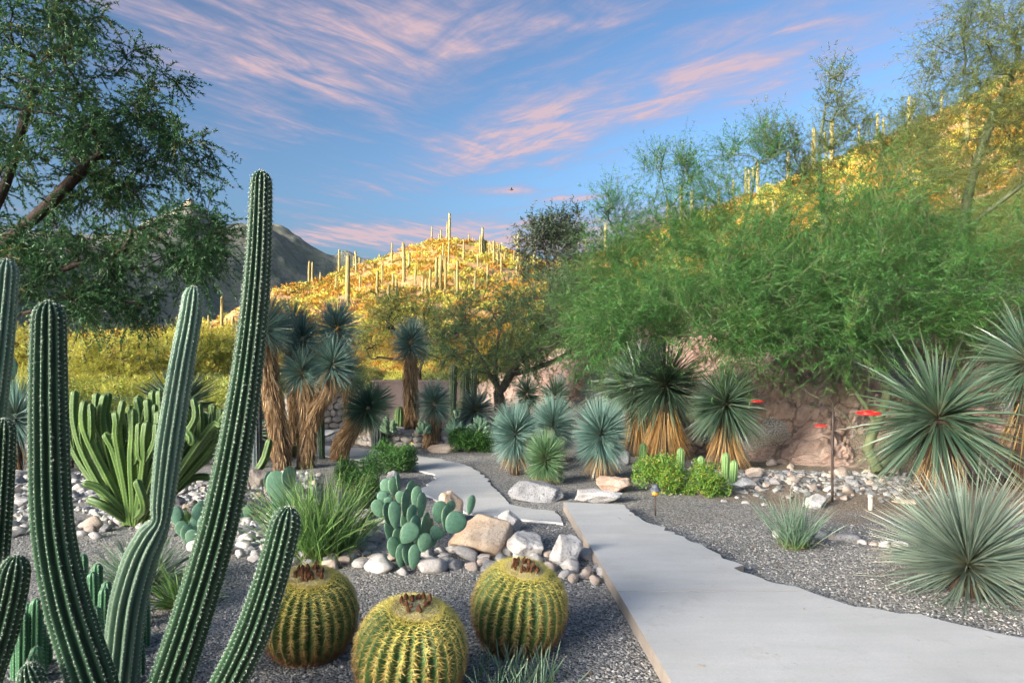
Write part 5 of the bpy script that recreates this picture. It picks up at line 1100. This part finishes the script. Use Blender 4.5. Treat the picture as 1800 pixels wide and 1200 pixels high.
# mesquite at the left
tb = np.array([-8.6, 9.2, 0.0])
tree('large dark mesquite tree whose feathery crown fills the sky beside the cactus arms', tb,
     [[tb, (-8.3, 9.1, .8), (-7.9, 9.0, 1.6), (-7.2, 8.9, 2.6), (-6.6, 8.9, 3.8), (-6.3, 9.0, 5.2)], [(-8.3, 9.1, .8), (-7.4, 8.8, 1.5), (-6.6, 8.6, 2.1), (-5.6, 8.4, 2.6), (-4.8, 8.3, 2.8)], [(-7.2, 8.9, 2.6), (-6.2, 8.8, 3.3), (-5.4, 8.8, 4.1)], [(-7.4, 8.8, 1.5), (-6.9, 8.6, 1.55), (-6.2, 8.4, 2.0), (-5.6, 8.2, 2.15)]],
     [C(20, 100, 9, 110, 170, 1.3, 1.2), C(140, 70, 9, 90, 90, 1.2, .9), C(200, 190, 9, 130, 120, 1.3, 1.6), C(110, 290, 9, 160, 130, 1.4, 1.6), C(250, 300, 9, 105, 95, 1.1, 1.2), C(330, 250, 8.8, 38, 50, .6, .3), C(250, 440, 8.6, 150, 62, 1.0, 1.5), C(345, 390, 8.5, 50, 55, .6, .5), C(80, 450, 8.8, 120, 85, 1.2, 1.3), C(170, 520, 8.6, 110, 48, .8, .8), C(360, 445, 8.5, 50, 30, .6, .4), C(385, 350, 8.5, 16, 26, .4, .1), C(-120, 250, 9.4, 130, 260, 1.5, 1.4)],
     330, 'mesquite', 'bark_dark', (.25, .55), 6, 36, (.055, .0165), .17, .005, .4, .0, spread=.75)
# palo verdes on the right
pk = dict(leafmat_='paloverde', bark='bark_green', droop=.10)
b1 = np.array([*G(1545, 838)[:2], 0.05]); q = lambda px, py, d: P(px, py, d)
tree('broad green palo verde leaning out over the sotols with many smooth trunks', b1,
     [[b1, q(1525, 790, 9.1), q(1480, 725, 9.2), q(1420, 690, 9.3), q(1370, 655, 9.3), q(1300, 640, 9.2), q(1230, 655, 9.0), q(1170, 640, 8.9)], [q(1525, 790, 9.1), q(1535, 740, 9.2), q(1505, 690, 9.4), q(1455, 620, 9.5), q(1400, 560, 9.6), q(1330, 500, 9.6)],
      [q(1535, 760, 9.1), q(1560, 690, 9.4), q(1545, 610, 9.6), q(1530, 520, 9.7), q(1500, 430, 9.8)], [b1, q(1575, 780, 9.2), q(1590, 700, 9.6), q(1660, 620, 9.9), q(1690, 520, 10), q(1720, 400, 10)], [q(1545, 610, 9.6), q(1440, 500, 9.4), q(1300, 560, 9.0), q(1220, 590, 8.8)],
      [q(1590, 720, 9.3), q(1612, 690, 8.7), q(1660, 660, 8.4), q(1664, 615, 8.3)]],
     [C(1120, 560, 9.0, 110, 62, 1.0, 1.1), C(1250, 520, 9.2, 150, 90, 1.3, 2.0), C(1400, 500, 9.4, 150, 110, 1.5, 2.2), C(1550, 480, 9.6, 140, 120, 1.5, 2.0), C(1690, 470, 9.8, 120, 120, 1.4, 1.5), C(1330, 420, 9.8, 170, 60, 1.2, .7), C(1500, 370, 10, 140, 70, 1.2, .6), C(1500, 590, 8.8, 90, 40, .7, .8), C(1330, 590, 8.8, 120, 34, .7, .8), C(1650, 560, 9.4, 80, 50, .8, .7), C(1770, 540, 9.6, 90, 70, 1.0, .9), C(1050, 590, 9.0, 60, 40, .8, .5)],
     360, twig=(.35, .85), n_tw=8, n_leaf=26, leaf=(.09, .009), r0=.082, tip=.004, up=.25, **pk)
b2 = np.array([*P(1700, 600, 12.2)[:2], 2.1])
tree('tall olive palo verde standing higher on the rock bank', b2,
     [[b2, q(1695, 560, 12.1), q(1690, 480, 12), q(1700, 350, 11.8), q(1740, 220, 11.6), q(1790, 100, 11.5)], [q(1690, 480, 12), q(1640, 400, 11.6), q(1600, 320, 11.4)], [q(1700, 400, 11.9), q(1790, 330, 11.5), q(1880, 260, 11.4)], [b2, q(1740, 560, 11.9), q(1790, 530, 11.6), q(1850, 500, 11.4)]],
     [C(1720, 110, 11.5, 110, 110, 1.0, 1.0), C(1800, 60, 11.5, 130, 130, 1.2, 1.0), C(1690, 230, 11.6, 110, 90, 1.1, .9), C(1800, 260, 11.5, 120, 110, 1.2, 1.0), C(1900, 180, 11.5, 120, 180, 1.5, 1.0), C(1600, 330, 11.4, 90, 70, 1.0, .6), C(1780, 440, 11.4, 110, 80, 1.0, .7)],
     340, leafmat_='paloverde_olive', bark='bark_green', twig=(.4, .9), n_tw=5, n_leaf=19, leaf=(.085, .0095), r0=.12, tip=.005, droop=.1, up=.2)
b3 = np.array([*P(1240, 640, 13.5)[:2], terr1(*P(1240, 640, 13.5)[:2])])
tree('wispy palo verde with upright feathery shoots against the sky above the twin yuccas', b3,
     [[b3, q(1235, 560, 13.3), q(1200, 460, 13), q(1180, 380, 13), q(1165, 320, 13)], [q(1235, 560, 13.3), q(1290, 450, 13), q(1320, 350, 13), q(1330, 280, 13)], [q(1225, 540, 13.2), q(1120, 480, 13), q(1060, 440, 13)]],
     [C(1080, 470, 13, 75, 75, 1.0, 1.2), C(1170, 420, 13, 90, 80, 1.1, 1.3), C(1260, 400, 13, 90, 90, 1.1, 1.2), C(1150, 320, 13, 22, 55, .5, .25), C(1195, 310, 13, 22, 40, .5, .25), C(1075, 370, 13, 22, 45, .5, .25), C(1290, 290, 13, 35, 50, .6, .35), C(1345, 270, 13, 30, 60, .6, .35), C(1110, 530, 12.8, 90, 50, 1, .9)],
     330, leafmat_='paloverde', bark='bark_green', twig=(.35, .8), n_tw=5, n_leaf=20, leaf=(.085, .0095), r0=.10, tip=.004, droop=.05, up=.5)
b4 = np.array([*P(1480, 620, 14)[:2], terr1(*P(1480, 620, 14)[:2])])
tree('sparse palo verde with long bare shoots reaching into the sky behind the broad one', b4,
     [[b4, q(1475, 500, 13.8), q(1450, 380, 13.5), q(1440, 280, 13.4), q(1450, 190, 13.3)], [q(1475, 500, 13.8), q(1530, 400, 13.6), q(1560, 300, 13.5)]],
     [C(1420, 300, 13.4, 60, 70, 1, .8), C(1465, 200, 13.3, 22, 90, .5, .45), C(1530, 260, 13.4, 60, 60, 1, .7), C(1370, 260, 13.4, 36, 60, .6, .35), C(1600, 250, 13.4, 60, 60, .9, .5), C(1450, 420, 13.5, 120, 70, 1.2, 1.2), C(1580, 380, 13.5, 90, 70, 1.1, .8)],
     230, leafmat_='paloverde_olive', bark='bark_green', twig=(.3, .75), n_tw=5, n_leaf=20, leaf=(.08, .011), r0=.10, tip=.004, droop=.05, up=.5)
# trees at the far side of the garden
b5 = np.array([*G(880, 730, .3)[:2], .25])
tree('grey-trunked tree forking low behind the raised bed', b5,
     [[b5, q(876, 690, b5[1]), q(862, 660, b5[1]), q(840, 620, b5[1]), q(815, 580, b5[1])], [q(876, 695, b5[1]), q(900, 655, b5[1]), q(930, 610, b5[1]), q(950, 570, b5[1])], [q(878, 700, b5[1]), q(870, 640, b5[1]), q(880, 570, b5[1])], [q(900, 660, b5[1]), q(960, 640, b5[1]), q(1000, 620, b5[1])]],
     [C(800, 590, b5[1], 65, 70, 1.6, 1.0), C(870, 560, b5[1], 85, 75, 1.8, 1.5), C(950, 570, b5[1], 85, 70, 1.8, 1.5), C(1010, 570, b5[1] - 1, 70, 80, 1.5, 1.2), C(1000, 500, b5[1], 80, 50, 1.5, .8), C(870, 640, b5[1], 110, 36, 1.2, .8)],
     260, leafmat_='tree_dull', bark='bark_grey', twig=(.3, .7), n_tw=5, n_leaf=20, leaf=(.075, .015), r0=.13, tip=.006, droop=.15, up=.1)
b6 = np.array([*P(965, 640, 26)[:2], terr1(*P(965, 640, 26)[:2])])
tree('dark upright tree with narrow leaves silhouetted on the sky between the hills', b6,
     [[b6, q(968, 560, 26), q(965, 480, 26), q(950, 410, 26)], [q(968, 540, 26), q(990, 460, 26), q(1005, 400, 26)], [q(968, 540, 26), q(975, 440, 26), q(978, 390, 26)]],
     [C(940, 420, 26, 30, 38, 1, 1), C(975, 410, 26, 30, 40, 1, 1), C(1005, 415, 26, 28, 45, 1, 1), C(960, 480, 26, 50, 50, 1.2, 1.3), C(1010, 480, 26, 40, 40, 1.2, 1)],
     150, leafmat_='willow', bark='bark_grey', twig=(.4, .9), n_tw=4, n_leaf=14, leaf=(.13, .032), r0=.13, tip=.007, droop=.05, up=.45, segs=2, leaf_prof=oval)
b7 = np.array([*P(735, 660, 21)[:2], 0.0])
tree('open mesquite with dark crooked limbs behind the slender yucca', b7,
     [[b7, q(735, 660, 21), q(722, 640, 21), q(700, 632, 21), q(665, 628, 21)], [q(733, 655, 21), q(715, 610, 21), q(690, 575, 21), q(670, 555, 21)], [q(735, 660, 21), q(750, 600, 21), q(745, 555, 21)]],
     [C(665, 570, 21, 45, 45, 1.4, 1), C(700, 545, 21, 50, 45, 1.4, 1), C(750, 545, 21, 50, 50, 1.4, 1), C(640, 610, 21, 35, 35, 1.2, .6), C(770, 600, 21, 40, 50, 1.2, .7)],
     150, leafmat_='paloverde_olive', bark='bark_dark', twig=(.3, .7), n_tw=4, n_leaf=16, leaf=(.09, .016), r0=.10, tip=.006, droop=.1, up=.1)
YL = [('sunlit yellow-green bush tree beyond the rusty fence', 205, 23, [(170, 620, 60, 40), (240, 615, 60, 45), (205, 660, 90, 40), (140, 650, 40, 50)]), ('golden bushy tree behind the green agave', 340, 25, [(330, 605, 50, 36), (375, 620, 45, 45), (300, 630, 40, 40)]),
      ('yellow-green tree beneath the mesquite boughs', 70, 24, [(60, 610, 60, 40), (20, 640, 60, 50), (100, 660, 50, 40)]), ('sunlit shrub tree between the tallest arm and the yuccas', 420, 27, [(405, 615, 40, 40), (440, 640, 40, 40), (470, 600, 40, 35)])]
for (lb, px, d, cl) in YL:
    b = np.array([*P(px, 620, d)[:2], 0]); b[2] = terr1(b[0], b[1])
    tree(lb, b, [[b, b + (0, 0, .7), b + (.3, 0, 1.4)], [b + (0, 0, .5), b + (-.8, 0, 1.3)], [b + (0, 0, .5), b + (.9, .1, 1.2)]], [C(x, y, d, rx, ry, 1.2, rx) for x, y, rx, ry in cl], 190, 'shrub_yellow', 'bark_grey', (.3, .7), 5, 18, (.11, .018), .10, .007, .15, .3)

# ------------------------------------------------------------------ saguaros on the hills
def saguaro_mesh(h, arms, seed, ribs=14):
    rs = np.random.default_rng(seed); mb = MB(); r = .26
    column(mb, [(0, 0, -.3), (0, 0, h * .5), (rs.uniform(-.03, .03) * h, 0, h)], [r * .8, r, r * .8], ribs, .22, 4, .35, tip=1.2)
    for k in range(arms):
        a = rs.choice([0, math.pi]) + rs.uniform(-.7, .7); z = h * rs.uniform(.35, .6); L = h * rs.uniform(.18, .42); ca, sa = math.cos(a), math.sin(a)
        column(mb, [(0, 0, z), (.5 * ca, .5 * sa, z + .02), (.72 * ca, .72 * sa, z + .35), (.74 * ca, .74 * sa, z + .35 + L)], [.15, .18, .19, .15], ribs, .22, 4, .2, tip=1.2)
    return mb.mesh('saguaro', M['saguaro'])
SGM = {(a, s): saguaro_mesh(6.0, a, s * 7 + a) for a in (0, 1, 2, 3) for s in range(3)}
SG = [(626, 485, 445, 3), (689, 463, 430, 0), (667, 459, 448, 0), (710, 496, 432, 2), (672, 499, 465, 0), (663, 528, 480, 0), (633, 512, 487, 0), (691, 512, 484, 0), (683, 544, 503, 0), (697, 536, 496, 0), (759, 425, 399, 0), (775, 428, 405, 1), (786, 421, 391, 0), (790, 429, 379, 0), (824, 427, 413, 0), (815, 456, 424, 0),
      (779, 459, 431, 0), (789, 463, 429, 0), (840, 471, 449, 0), (848, 448, 404, 0), (844, 449, 416, 0), (851, 448, 424, 0), (854, 447, 425, 0), (860, 446, 427, 0), (868, 467, 427, 1), (875, 467, 431, 0), (878, 467, 433, 0), (881, 483, 448, 0), (887, 461, 446, 0), (903, 461, 445, 0), (911, 459, 411, 1), (743, 520, 488, 0), (749, 520, 493, 0),
      (756, 520, 477, 0), (767, 515, 457, 0), (774, 515, 453, 0), (783, 512, 456, 1), (804, 522, 464, 0), (835, 520, 480, 0), (908, 487, 467, 0), (981, 458, 427, 0), (543, 501, 462, 0), (549, 500, 464, 0), (596, 487, 443, 0), (591, 518, 486, 0), (611, 540, 456, 0), (390, 585, 526, 0), (366, 586, 557, 0), (398, 586, 562, 0), (117, 622, 560, 0), (409, 588, 560, 0),
      (563, 498, 481, 0), (720, 470, 452, 0), (730, 500, 476, 0), (800, 500, 478, 0), (857, 500, 470, 0), (925, 500, 470, 0), (940, 480, 440, 0), (1197, 395, 332, 0), (1064, 440, 390, 0), (1173, 395, 350, 0), (1216, 390, 338, 0), (1263, 372, 336, 0), (1289, 362, 320, 0), (1311, 352, 299, 0), (1317, 350, 300, 0), (1332, 345, 291, 1), (1430, 302, 231, 0),
      (1462, 292, 215, 1), (1452, 300, 255, 0), (1510, 268, 225, 0), (1542, 255, 205, 0), (1553, 250, 210, 0), (1597, 232, 175, 3), (1385, 320, 270, 0), (1655, 205, 165, 0), (1240, 385, 350, 0), (1120, 430, 395, 0), (1030, 458, 425, 0), (1700, 260, 200, 0), (1480, 400, 330, 0), (1360, 420, 360, 0)]
for i, (px, pb, pt, na) in enumerate(SG):
    b = hit(px, pb); h = max((pb - pt) / FPX * b[1] * 1.06 + .3, 1.6); me = SGM[(na, i % 3)]
    o = ob('saguaro', me, None, (b[0], b[1], b[2] - .15)); s_ = h / 6.0; o.scale = (max(.62, min(1.35, s_ * 1.05)),) * 2 + (s_,); o.rotation_euler.z = rng.uniform(-.3, .3)
    if px < 480: tag(o, 'saguaro standing sunlit on the flat in front of the far mountain', 'saguaro', 'saguaros on the flat')
    elif na > 0: tag(o, 'saguaro with raised side arms on the sunlit hills', 'saguaro', 'armed saguaros on the hills')
    elif px < 1000: tag(o, 'armless saguaro on the golden cone-shaped hill', 'saguaro', 'saguaros on the golden hill')
    else: tag(o, 'armless saguaro on the steep slope behind the palo verdes', 'saguaro', 'saguaros on the steep slope')

# ------------------------------------------------------------------ desert brush on the hills
def brush_verts(n, seed):
    d = rdir(n); d[:, 2] = np.abs(d[:, 2]); r = rng.uniform(.55, 1, n) ** .6; wob = 1 + fbm(d * 2.3 + seed * 5, 2) * .35; return d * (r * wob)[:, None] * np.array([1, 1, .8])
def brush_mesh(seed, mat, n=700, lf=.24, lw=.065):
    mb = MB(); p = brush_verts(n, seed); blades(mb, p * .85, p * .6 + rdir(n) * .7 + np.array([0, 0, .35]), lf * rng.uniform(.6, 1.3, n), lw, .1, 1, 0)
    for q in range(7):
        a = rdir(1)[0]; a[2] = abs(a[2]); tube(mb, [(0, 0, -.1), tuple(a * .4), tuple(a * .8)], [.03, .02, .008], 4, .3, 1)
    return mb.mesh('brush', [mat, M['bark_grey']])
BRM = [brush_mesh(k, M[m_], 1200, .2, .045) for k, m_ in enumerate(('brush', 'brush', 'brush_green', 'shrub_yellow', 'brush_green'))]
BRN = [brush_mesh(10 + k, M[m_], 2600, .13, .022) for k, m_ in enumerate(('shrub_yellow', 'tree_dull', 'paloverde_olive'))]
cand = []
for k in range(10000):
    px = rng.uniform(-60, 1860); d = 14 + 146 * rng.uniform() ** .85; x = (px - 900) / FPX * d
    F_ = np.interp(math.atan((px - 900) / FPX), TPHI, TAB[:, 3])
    if px < 470 and d < 15.5 or 470 <= px < 1000 and d < 23 or px >= 1000 and d < F_ + 2: continue
    if px < 480 and d > 110: continue
    cand.append((x, d, rng.uniform(.6, 1.35) * (1.15 if px < 600 else 1)))
cand = np.array(cand); zt = terrain(cand[:, 0], cand[:, 1])
Dm = np.interp(np.arctan2(cand[:, 0], cand[:, 1]), TPHI, TAB[:, 2]); keep = cand[:, 1] < Dm + 3; cand, zt = cand[keep], zt[keep]
grid = {}; sel = []
for i in np.argsort(cand[:, 1]):
    x, y, s_ = cand[i]; key = (int(x // 1.25), int(y // 1.25))
    if key in grid: continue
    grid[key] = 1; sel.append(i)
app = np.array([cand[i][2] / cand[i][1] for i in sel]); pxs = cand[sel][:, 0] / cand[sel][:, 1] * FPX + 900
score = app * ((pxs > 440) & (pxs < 960)) * (cand[sel][:, 1] > 34) ; order = np.argsort(-score); ind = set(order[:280].tolist())
mbs = MB(); rest = 0
for k, i in enumerate(sel):
    x, y, s_ = cand[i]; z = zt[i]
    if y < 34:
        q = int(rng.choice(3, p=(.5, .15, .35))) if x < -4 else 2; o = ob('scrub_bush', BRN[q], None, (x, y, z - .05)); o.scale = (s_ * .95, s_ * .95, s_ * rng.uniform(.7, 1.1)); o.rotation_euler.z = rng.uniform(0, 6.28)
        tag(o, ('large ' if s_ > 1.1 else 'small ' if s_ < .8 else '') + ('yellow-green', 'dull green', 'olive')[q] + (' fine-leaved scrub bush growing on the flat beyond the garden' if x < 4 else ' fine-leaved scrub bush on the bank above the rock'), 'shrub', 'scrub beyond the garden' if x < 4 else 'scrub above the rock bank')
    elif k in ind:
        q = random.randrange(5); o = ob('desert_shrub', BRM[q], None, (x, y, z - .05)); o.scale = (s_ * rng.uniform(.85, 1.25), s_, s_ * rng.uniform(.8, 1.2)); o.rotation_euler.z = rng.uniform(0, 6.28)
        tag(o, ('large ' if s_ > 1.1 else 'small ' if s_ < .8 else '') + ('golden', 'golden', 'olive', 'yellow-green', 'olive')[q] + ' sunlit desert shrub on the saguaro hill', 'shrub', 'desert shrubs on the golden hill')
    else:
        n = int(np.clip(8600 / y, 75, 190)); p = brush_verts(n, k % 50); wd = np.clip(.075 * y / 55, .07, .15)
        blades(mbs, np.array([x, y, z - .05]) + p * .85 * s_, p * .6 + rdir(n) * .7 + np.array([0, 0, .35]), .34 * s_ * rng.uniform(.6, 1.3, n), wd * 1.3 * s_, .1, 1, int(_h(k, 3, 1) * 3), None, rnd=np.clip(rng.uniform() * .7 + rng.uniform(size=n) * .3, 0, 1)); rest += 1
o = mbs.build('brush_cover', [M['brush'], M['brush_green'], M['shrub_yellow']], None, True, kind='stuff'); tag(o, 'dry golden brush covering the hillsides', 'brush')

# ------------------------------------------------------------------ garden fittings
def lathe(mb, prof, n=14, mi=0, c=(0, 0, 0)):
    th = np.arange(n) / n * 6.28318; p = np.array(prof, float); v = np.stack([p[:, :1] * np.cos(th), p[:, :1] * np.sin(th), np.broadcast_to(p[:, 1:], (len(p), n))], -1) + np.asarray(c)
    i = np.arange(len(p) - 1)[:, None] * n; j = np.arange(n)[None]; jn = (j + 1) % n
    mb.add(v.reshape(-1, 3), [np.stack([i + j, i + jn, i + n + jn, i + n + j], -1).reshape(-1, 4), np.arange(n)[None, ::-1], (np.arange(n) + (len(p) - 1) * n)[None]], mi); return mb
b = G(1152, 906); k = b[1] / FPX; rl = thing('path_light', 'small grey garden path light on a dark stake beside the concrete path', 'lamp', b)
lathe(MB(), [(.008, -.05), (.008, 36 * k)], 8).build('stake', M['metal_dark'], rl)
lathe(MB(), [(.02, 36 * k), (.034, 38 * k), (.034, 42 * k), (.02, 43.5 * k)]).build('lens', M['amber'], rl)
lathe(MB(), [(.056, 43.6 * k), (.052, 46 * k), (.034, 50 * k), (.03, 55 * k), (.006, 56 * k)]).build('cap', M['lamp_grey'], rl, False)
b = G(1463, 882); k = b[1] / FPX; rp = thing('feeder_post', 'rusty iron post with a curled hook for bird feeders', 'post', b)
mb = MB(); tube(mb, [(0, 0, -.05), (0, 0, 80 * k), (.01, 0, 160 * k)], [.016, .015, .013], 8, .2); tube(mb, [(.01, 0, 158 * k), (0, 0, 178 * k), (-.06, 0, 184 * k), (-.13, 0, 174 * k), (-.14, 0, 166 * k)], [.008, .007, .006, .006], 6, .03); mb.build('pole', M['metal_dark'], rp)
mb = MB(); tube(mb, [(.02, 0, 150 * k), (.05, .0, 143 * k), (.02, 0, 130 * k), (-.02, 0, 128 * k)], [.007, .007, .006], 6, .03); mb.build('hook', M['metal_dark'], rp)
def feeder(label, px, py, d, wpx, hang):
    c = P(px, py, d); k = d / FPX; r = wpx * k / 2; root = thing('bird_feeder', label, 'bird feeder', c, 'red hummingbird feeders')
    lathe(MB(), [(r * .55, -r * .16), (r * .92, -r * .10), (r, 0), (r * .9, r * .10), (r * .3, r * .22), (r * .08, r * .26)], 18).build('dish', M['red'], root)
    lathe(MB(), [(.003, r * .2), (.0025, hang)], 6).build('hanger_wire', M['metal_dark'], root)
    for q in range(5):
        a = q * 1.2566; lathe(MB(), [(r * .13, 0), (r * .15, r * .03), (r * .05, r * .06)], 8, 0, (math.cos(a) * r * .62, math.sin(a) * r * .62, r * .11)).build('feeding_port', M['amber'], root)
feeder('red dish bird feeder hanging in front of the big dark sotol', 1527, 726, 7.4, 42, .55)
feeder('red bird feeder hanging from the iron post hook', 1443, 748, b[1], 22, .30)
feeder('small red bird feeder hanging beside the dark spiky yucca', 1331, 705, 9.0, 22, .50)
b = G(1530, 896); k = b[1] / FPX; rs_ = thing('marker_stake', 'short cream pipe marker with a cap standing in the gravel', 'stake', b)
lathe(MB(), [(.022, -.04), (.022, 22 * k)], 12).build('pipe', M['cream'], rs_); lathe(MB(), [(.028, 21.8 * k), (.028, 26 * k), (.024, 27.5 * k)], 12).build('cap', M['cream'], rs_)
# rusty wire fence beyond the cactus bed
b = G(140, 822); rf = thing('wire_fence', 'low rusty wire fence beyond the cactus bed', 'fence', b); k = b[1] / FPX
for q in range(6): lathe(MB(), [(.022, -.05), (.022, .62)], 6, 0, (-1.6 + q * .75, 0, 0)).build('fence_post', M['metal_dark'], rf)
mb = MB()
for q in range(64): lathe(mb, [(.0035, .03), (.0035, .58)], 4, 0, (-1.6 + q * .0595, 0, 0))
for q in range(9): tube(mb, [(-1.6, .004, .05 + q * .065), (.3, .004, .05 + q * .065), (2.15, .004, .05 + q * .065)], [.0035] * 3, 4, 1)
mb.build('wire_mesh', M['metal_dark'], rf, kind='stuff')

# dry leaves and twigs dropped on the gravel and path
n = 520; px = rng.uniform(300, 1800, n); py = HOR + 1 / rng.uniform(1 / 590., 1 / 215., n); bs = np.array([G(a, c_, 0.006) for a, c_ in zip(px, py)])
onp = (bs[:, 0] > edge_x(Ll, bs[:, 1])) & (bs[:, 0] < edge_x(Rr, bs[:, 1])) & (bs[:, 1] < 7.2); keep = ~onp | (rng.uniform(size=n) < .12); bs[onp, 2] = PZ + .004; bs = bs[keep]; n = len(bs)
dd = nrm(np.c_[rng.normal(size=(n, 2)), np.full(n, .08)]); mb = MB(); blades(mb, bs, dd, rng.uniform(.02, .07, n), rng.uniform(.004, .012, n), .05, 2, 0, oval, flat=np.tile([0, 0, 1.], (n, 1)) + rng.normal(size=(n, 3)) * .2)
o = mb.build('leaf_litter', M['dry'], None, True, kind='stuff'); tag(o, 'dry leaves dropped over the gravel', 'leaves')

# one small bird high over the hill
bd = P(899, 334, 24); rb = thing('bird', 'tiny dark bird flying above the golden hill', 'bird', bd); V0, F0 = ICO[3]
v = V0 * np.array([.055, .022, .022]); v[:, 2] += .012 * np.clip(v[:, 0] / .055, 0, 1) ** 2; v[:, 1:] *= (1 - .35 * np.abs(v[:, :1] / .055) ** 2)
mb = MB(); mb.add(v, F0); mb.add(V0 * .016 + np.array([.056, 0, .014]), F0); mb.add([(.07, 0, .014), (.068, .003, .016), (.068, -.003, .016), (.098, 0, .013)], np.array([(0, 1, 3), (1, 2, 3), (2, 0, 3)])); mb.add([(-.04, .006, 0), (-.04, -.006, 0), (-.10, .016, -.004), (-.10, -.016, -.004), (-.07, 0, .006)], np.array([(0, 4, 2), (1, 3, 4), (0, 1, 4), (4, 3, 2)])); mb.build('body', M['bark_dark'], rb)
for sg in (-1, 1): MB().add([(.02, sg * .012, .01), (-.02, sg * .012, .01), (.03, sg * .05, .05), (-.015, sg * .055, .045), (0, sg * .11, .07), (.0, sg * .03, .034)], np.array([(0, 2, 5), (5, 2, 3), (1, 5, 3), (0, 5, 1), (2, 4, 3)])).build('wing', M['bark_dark'], rb)
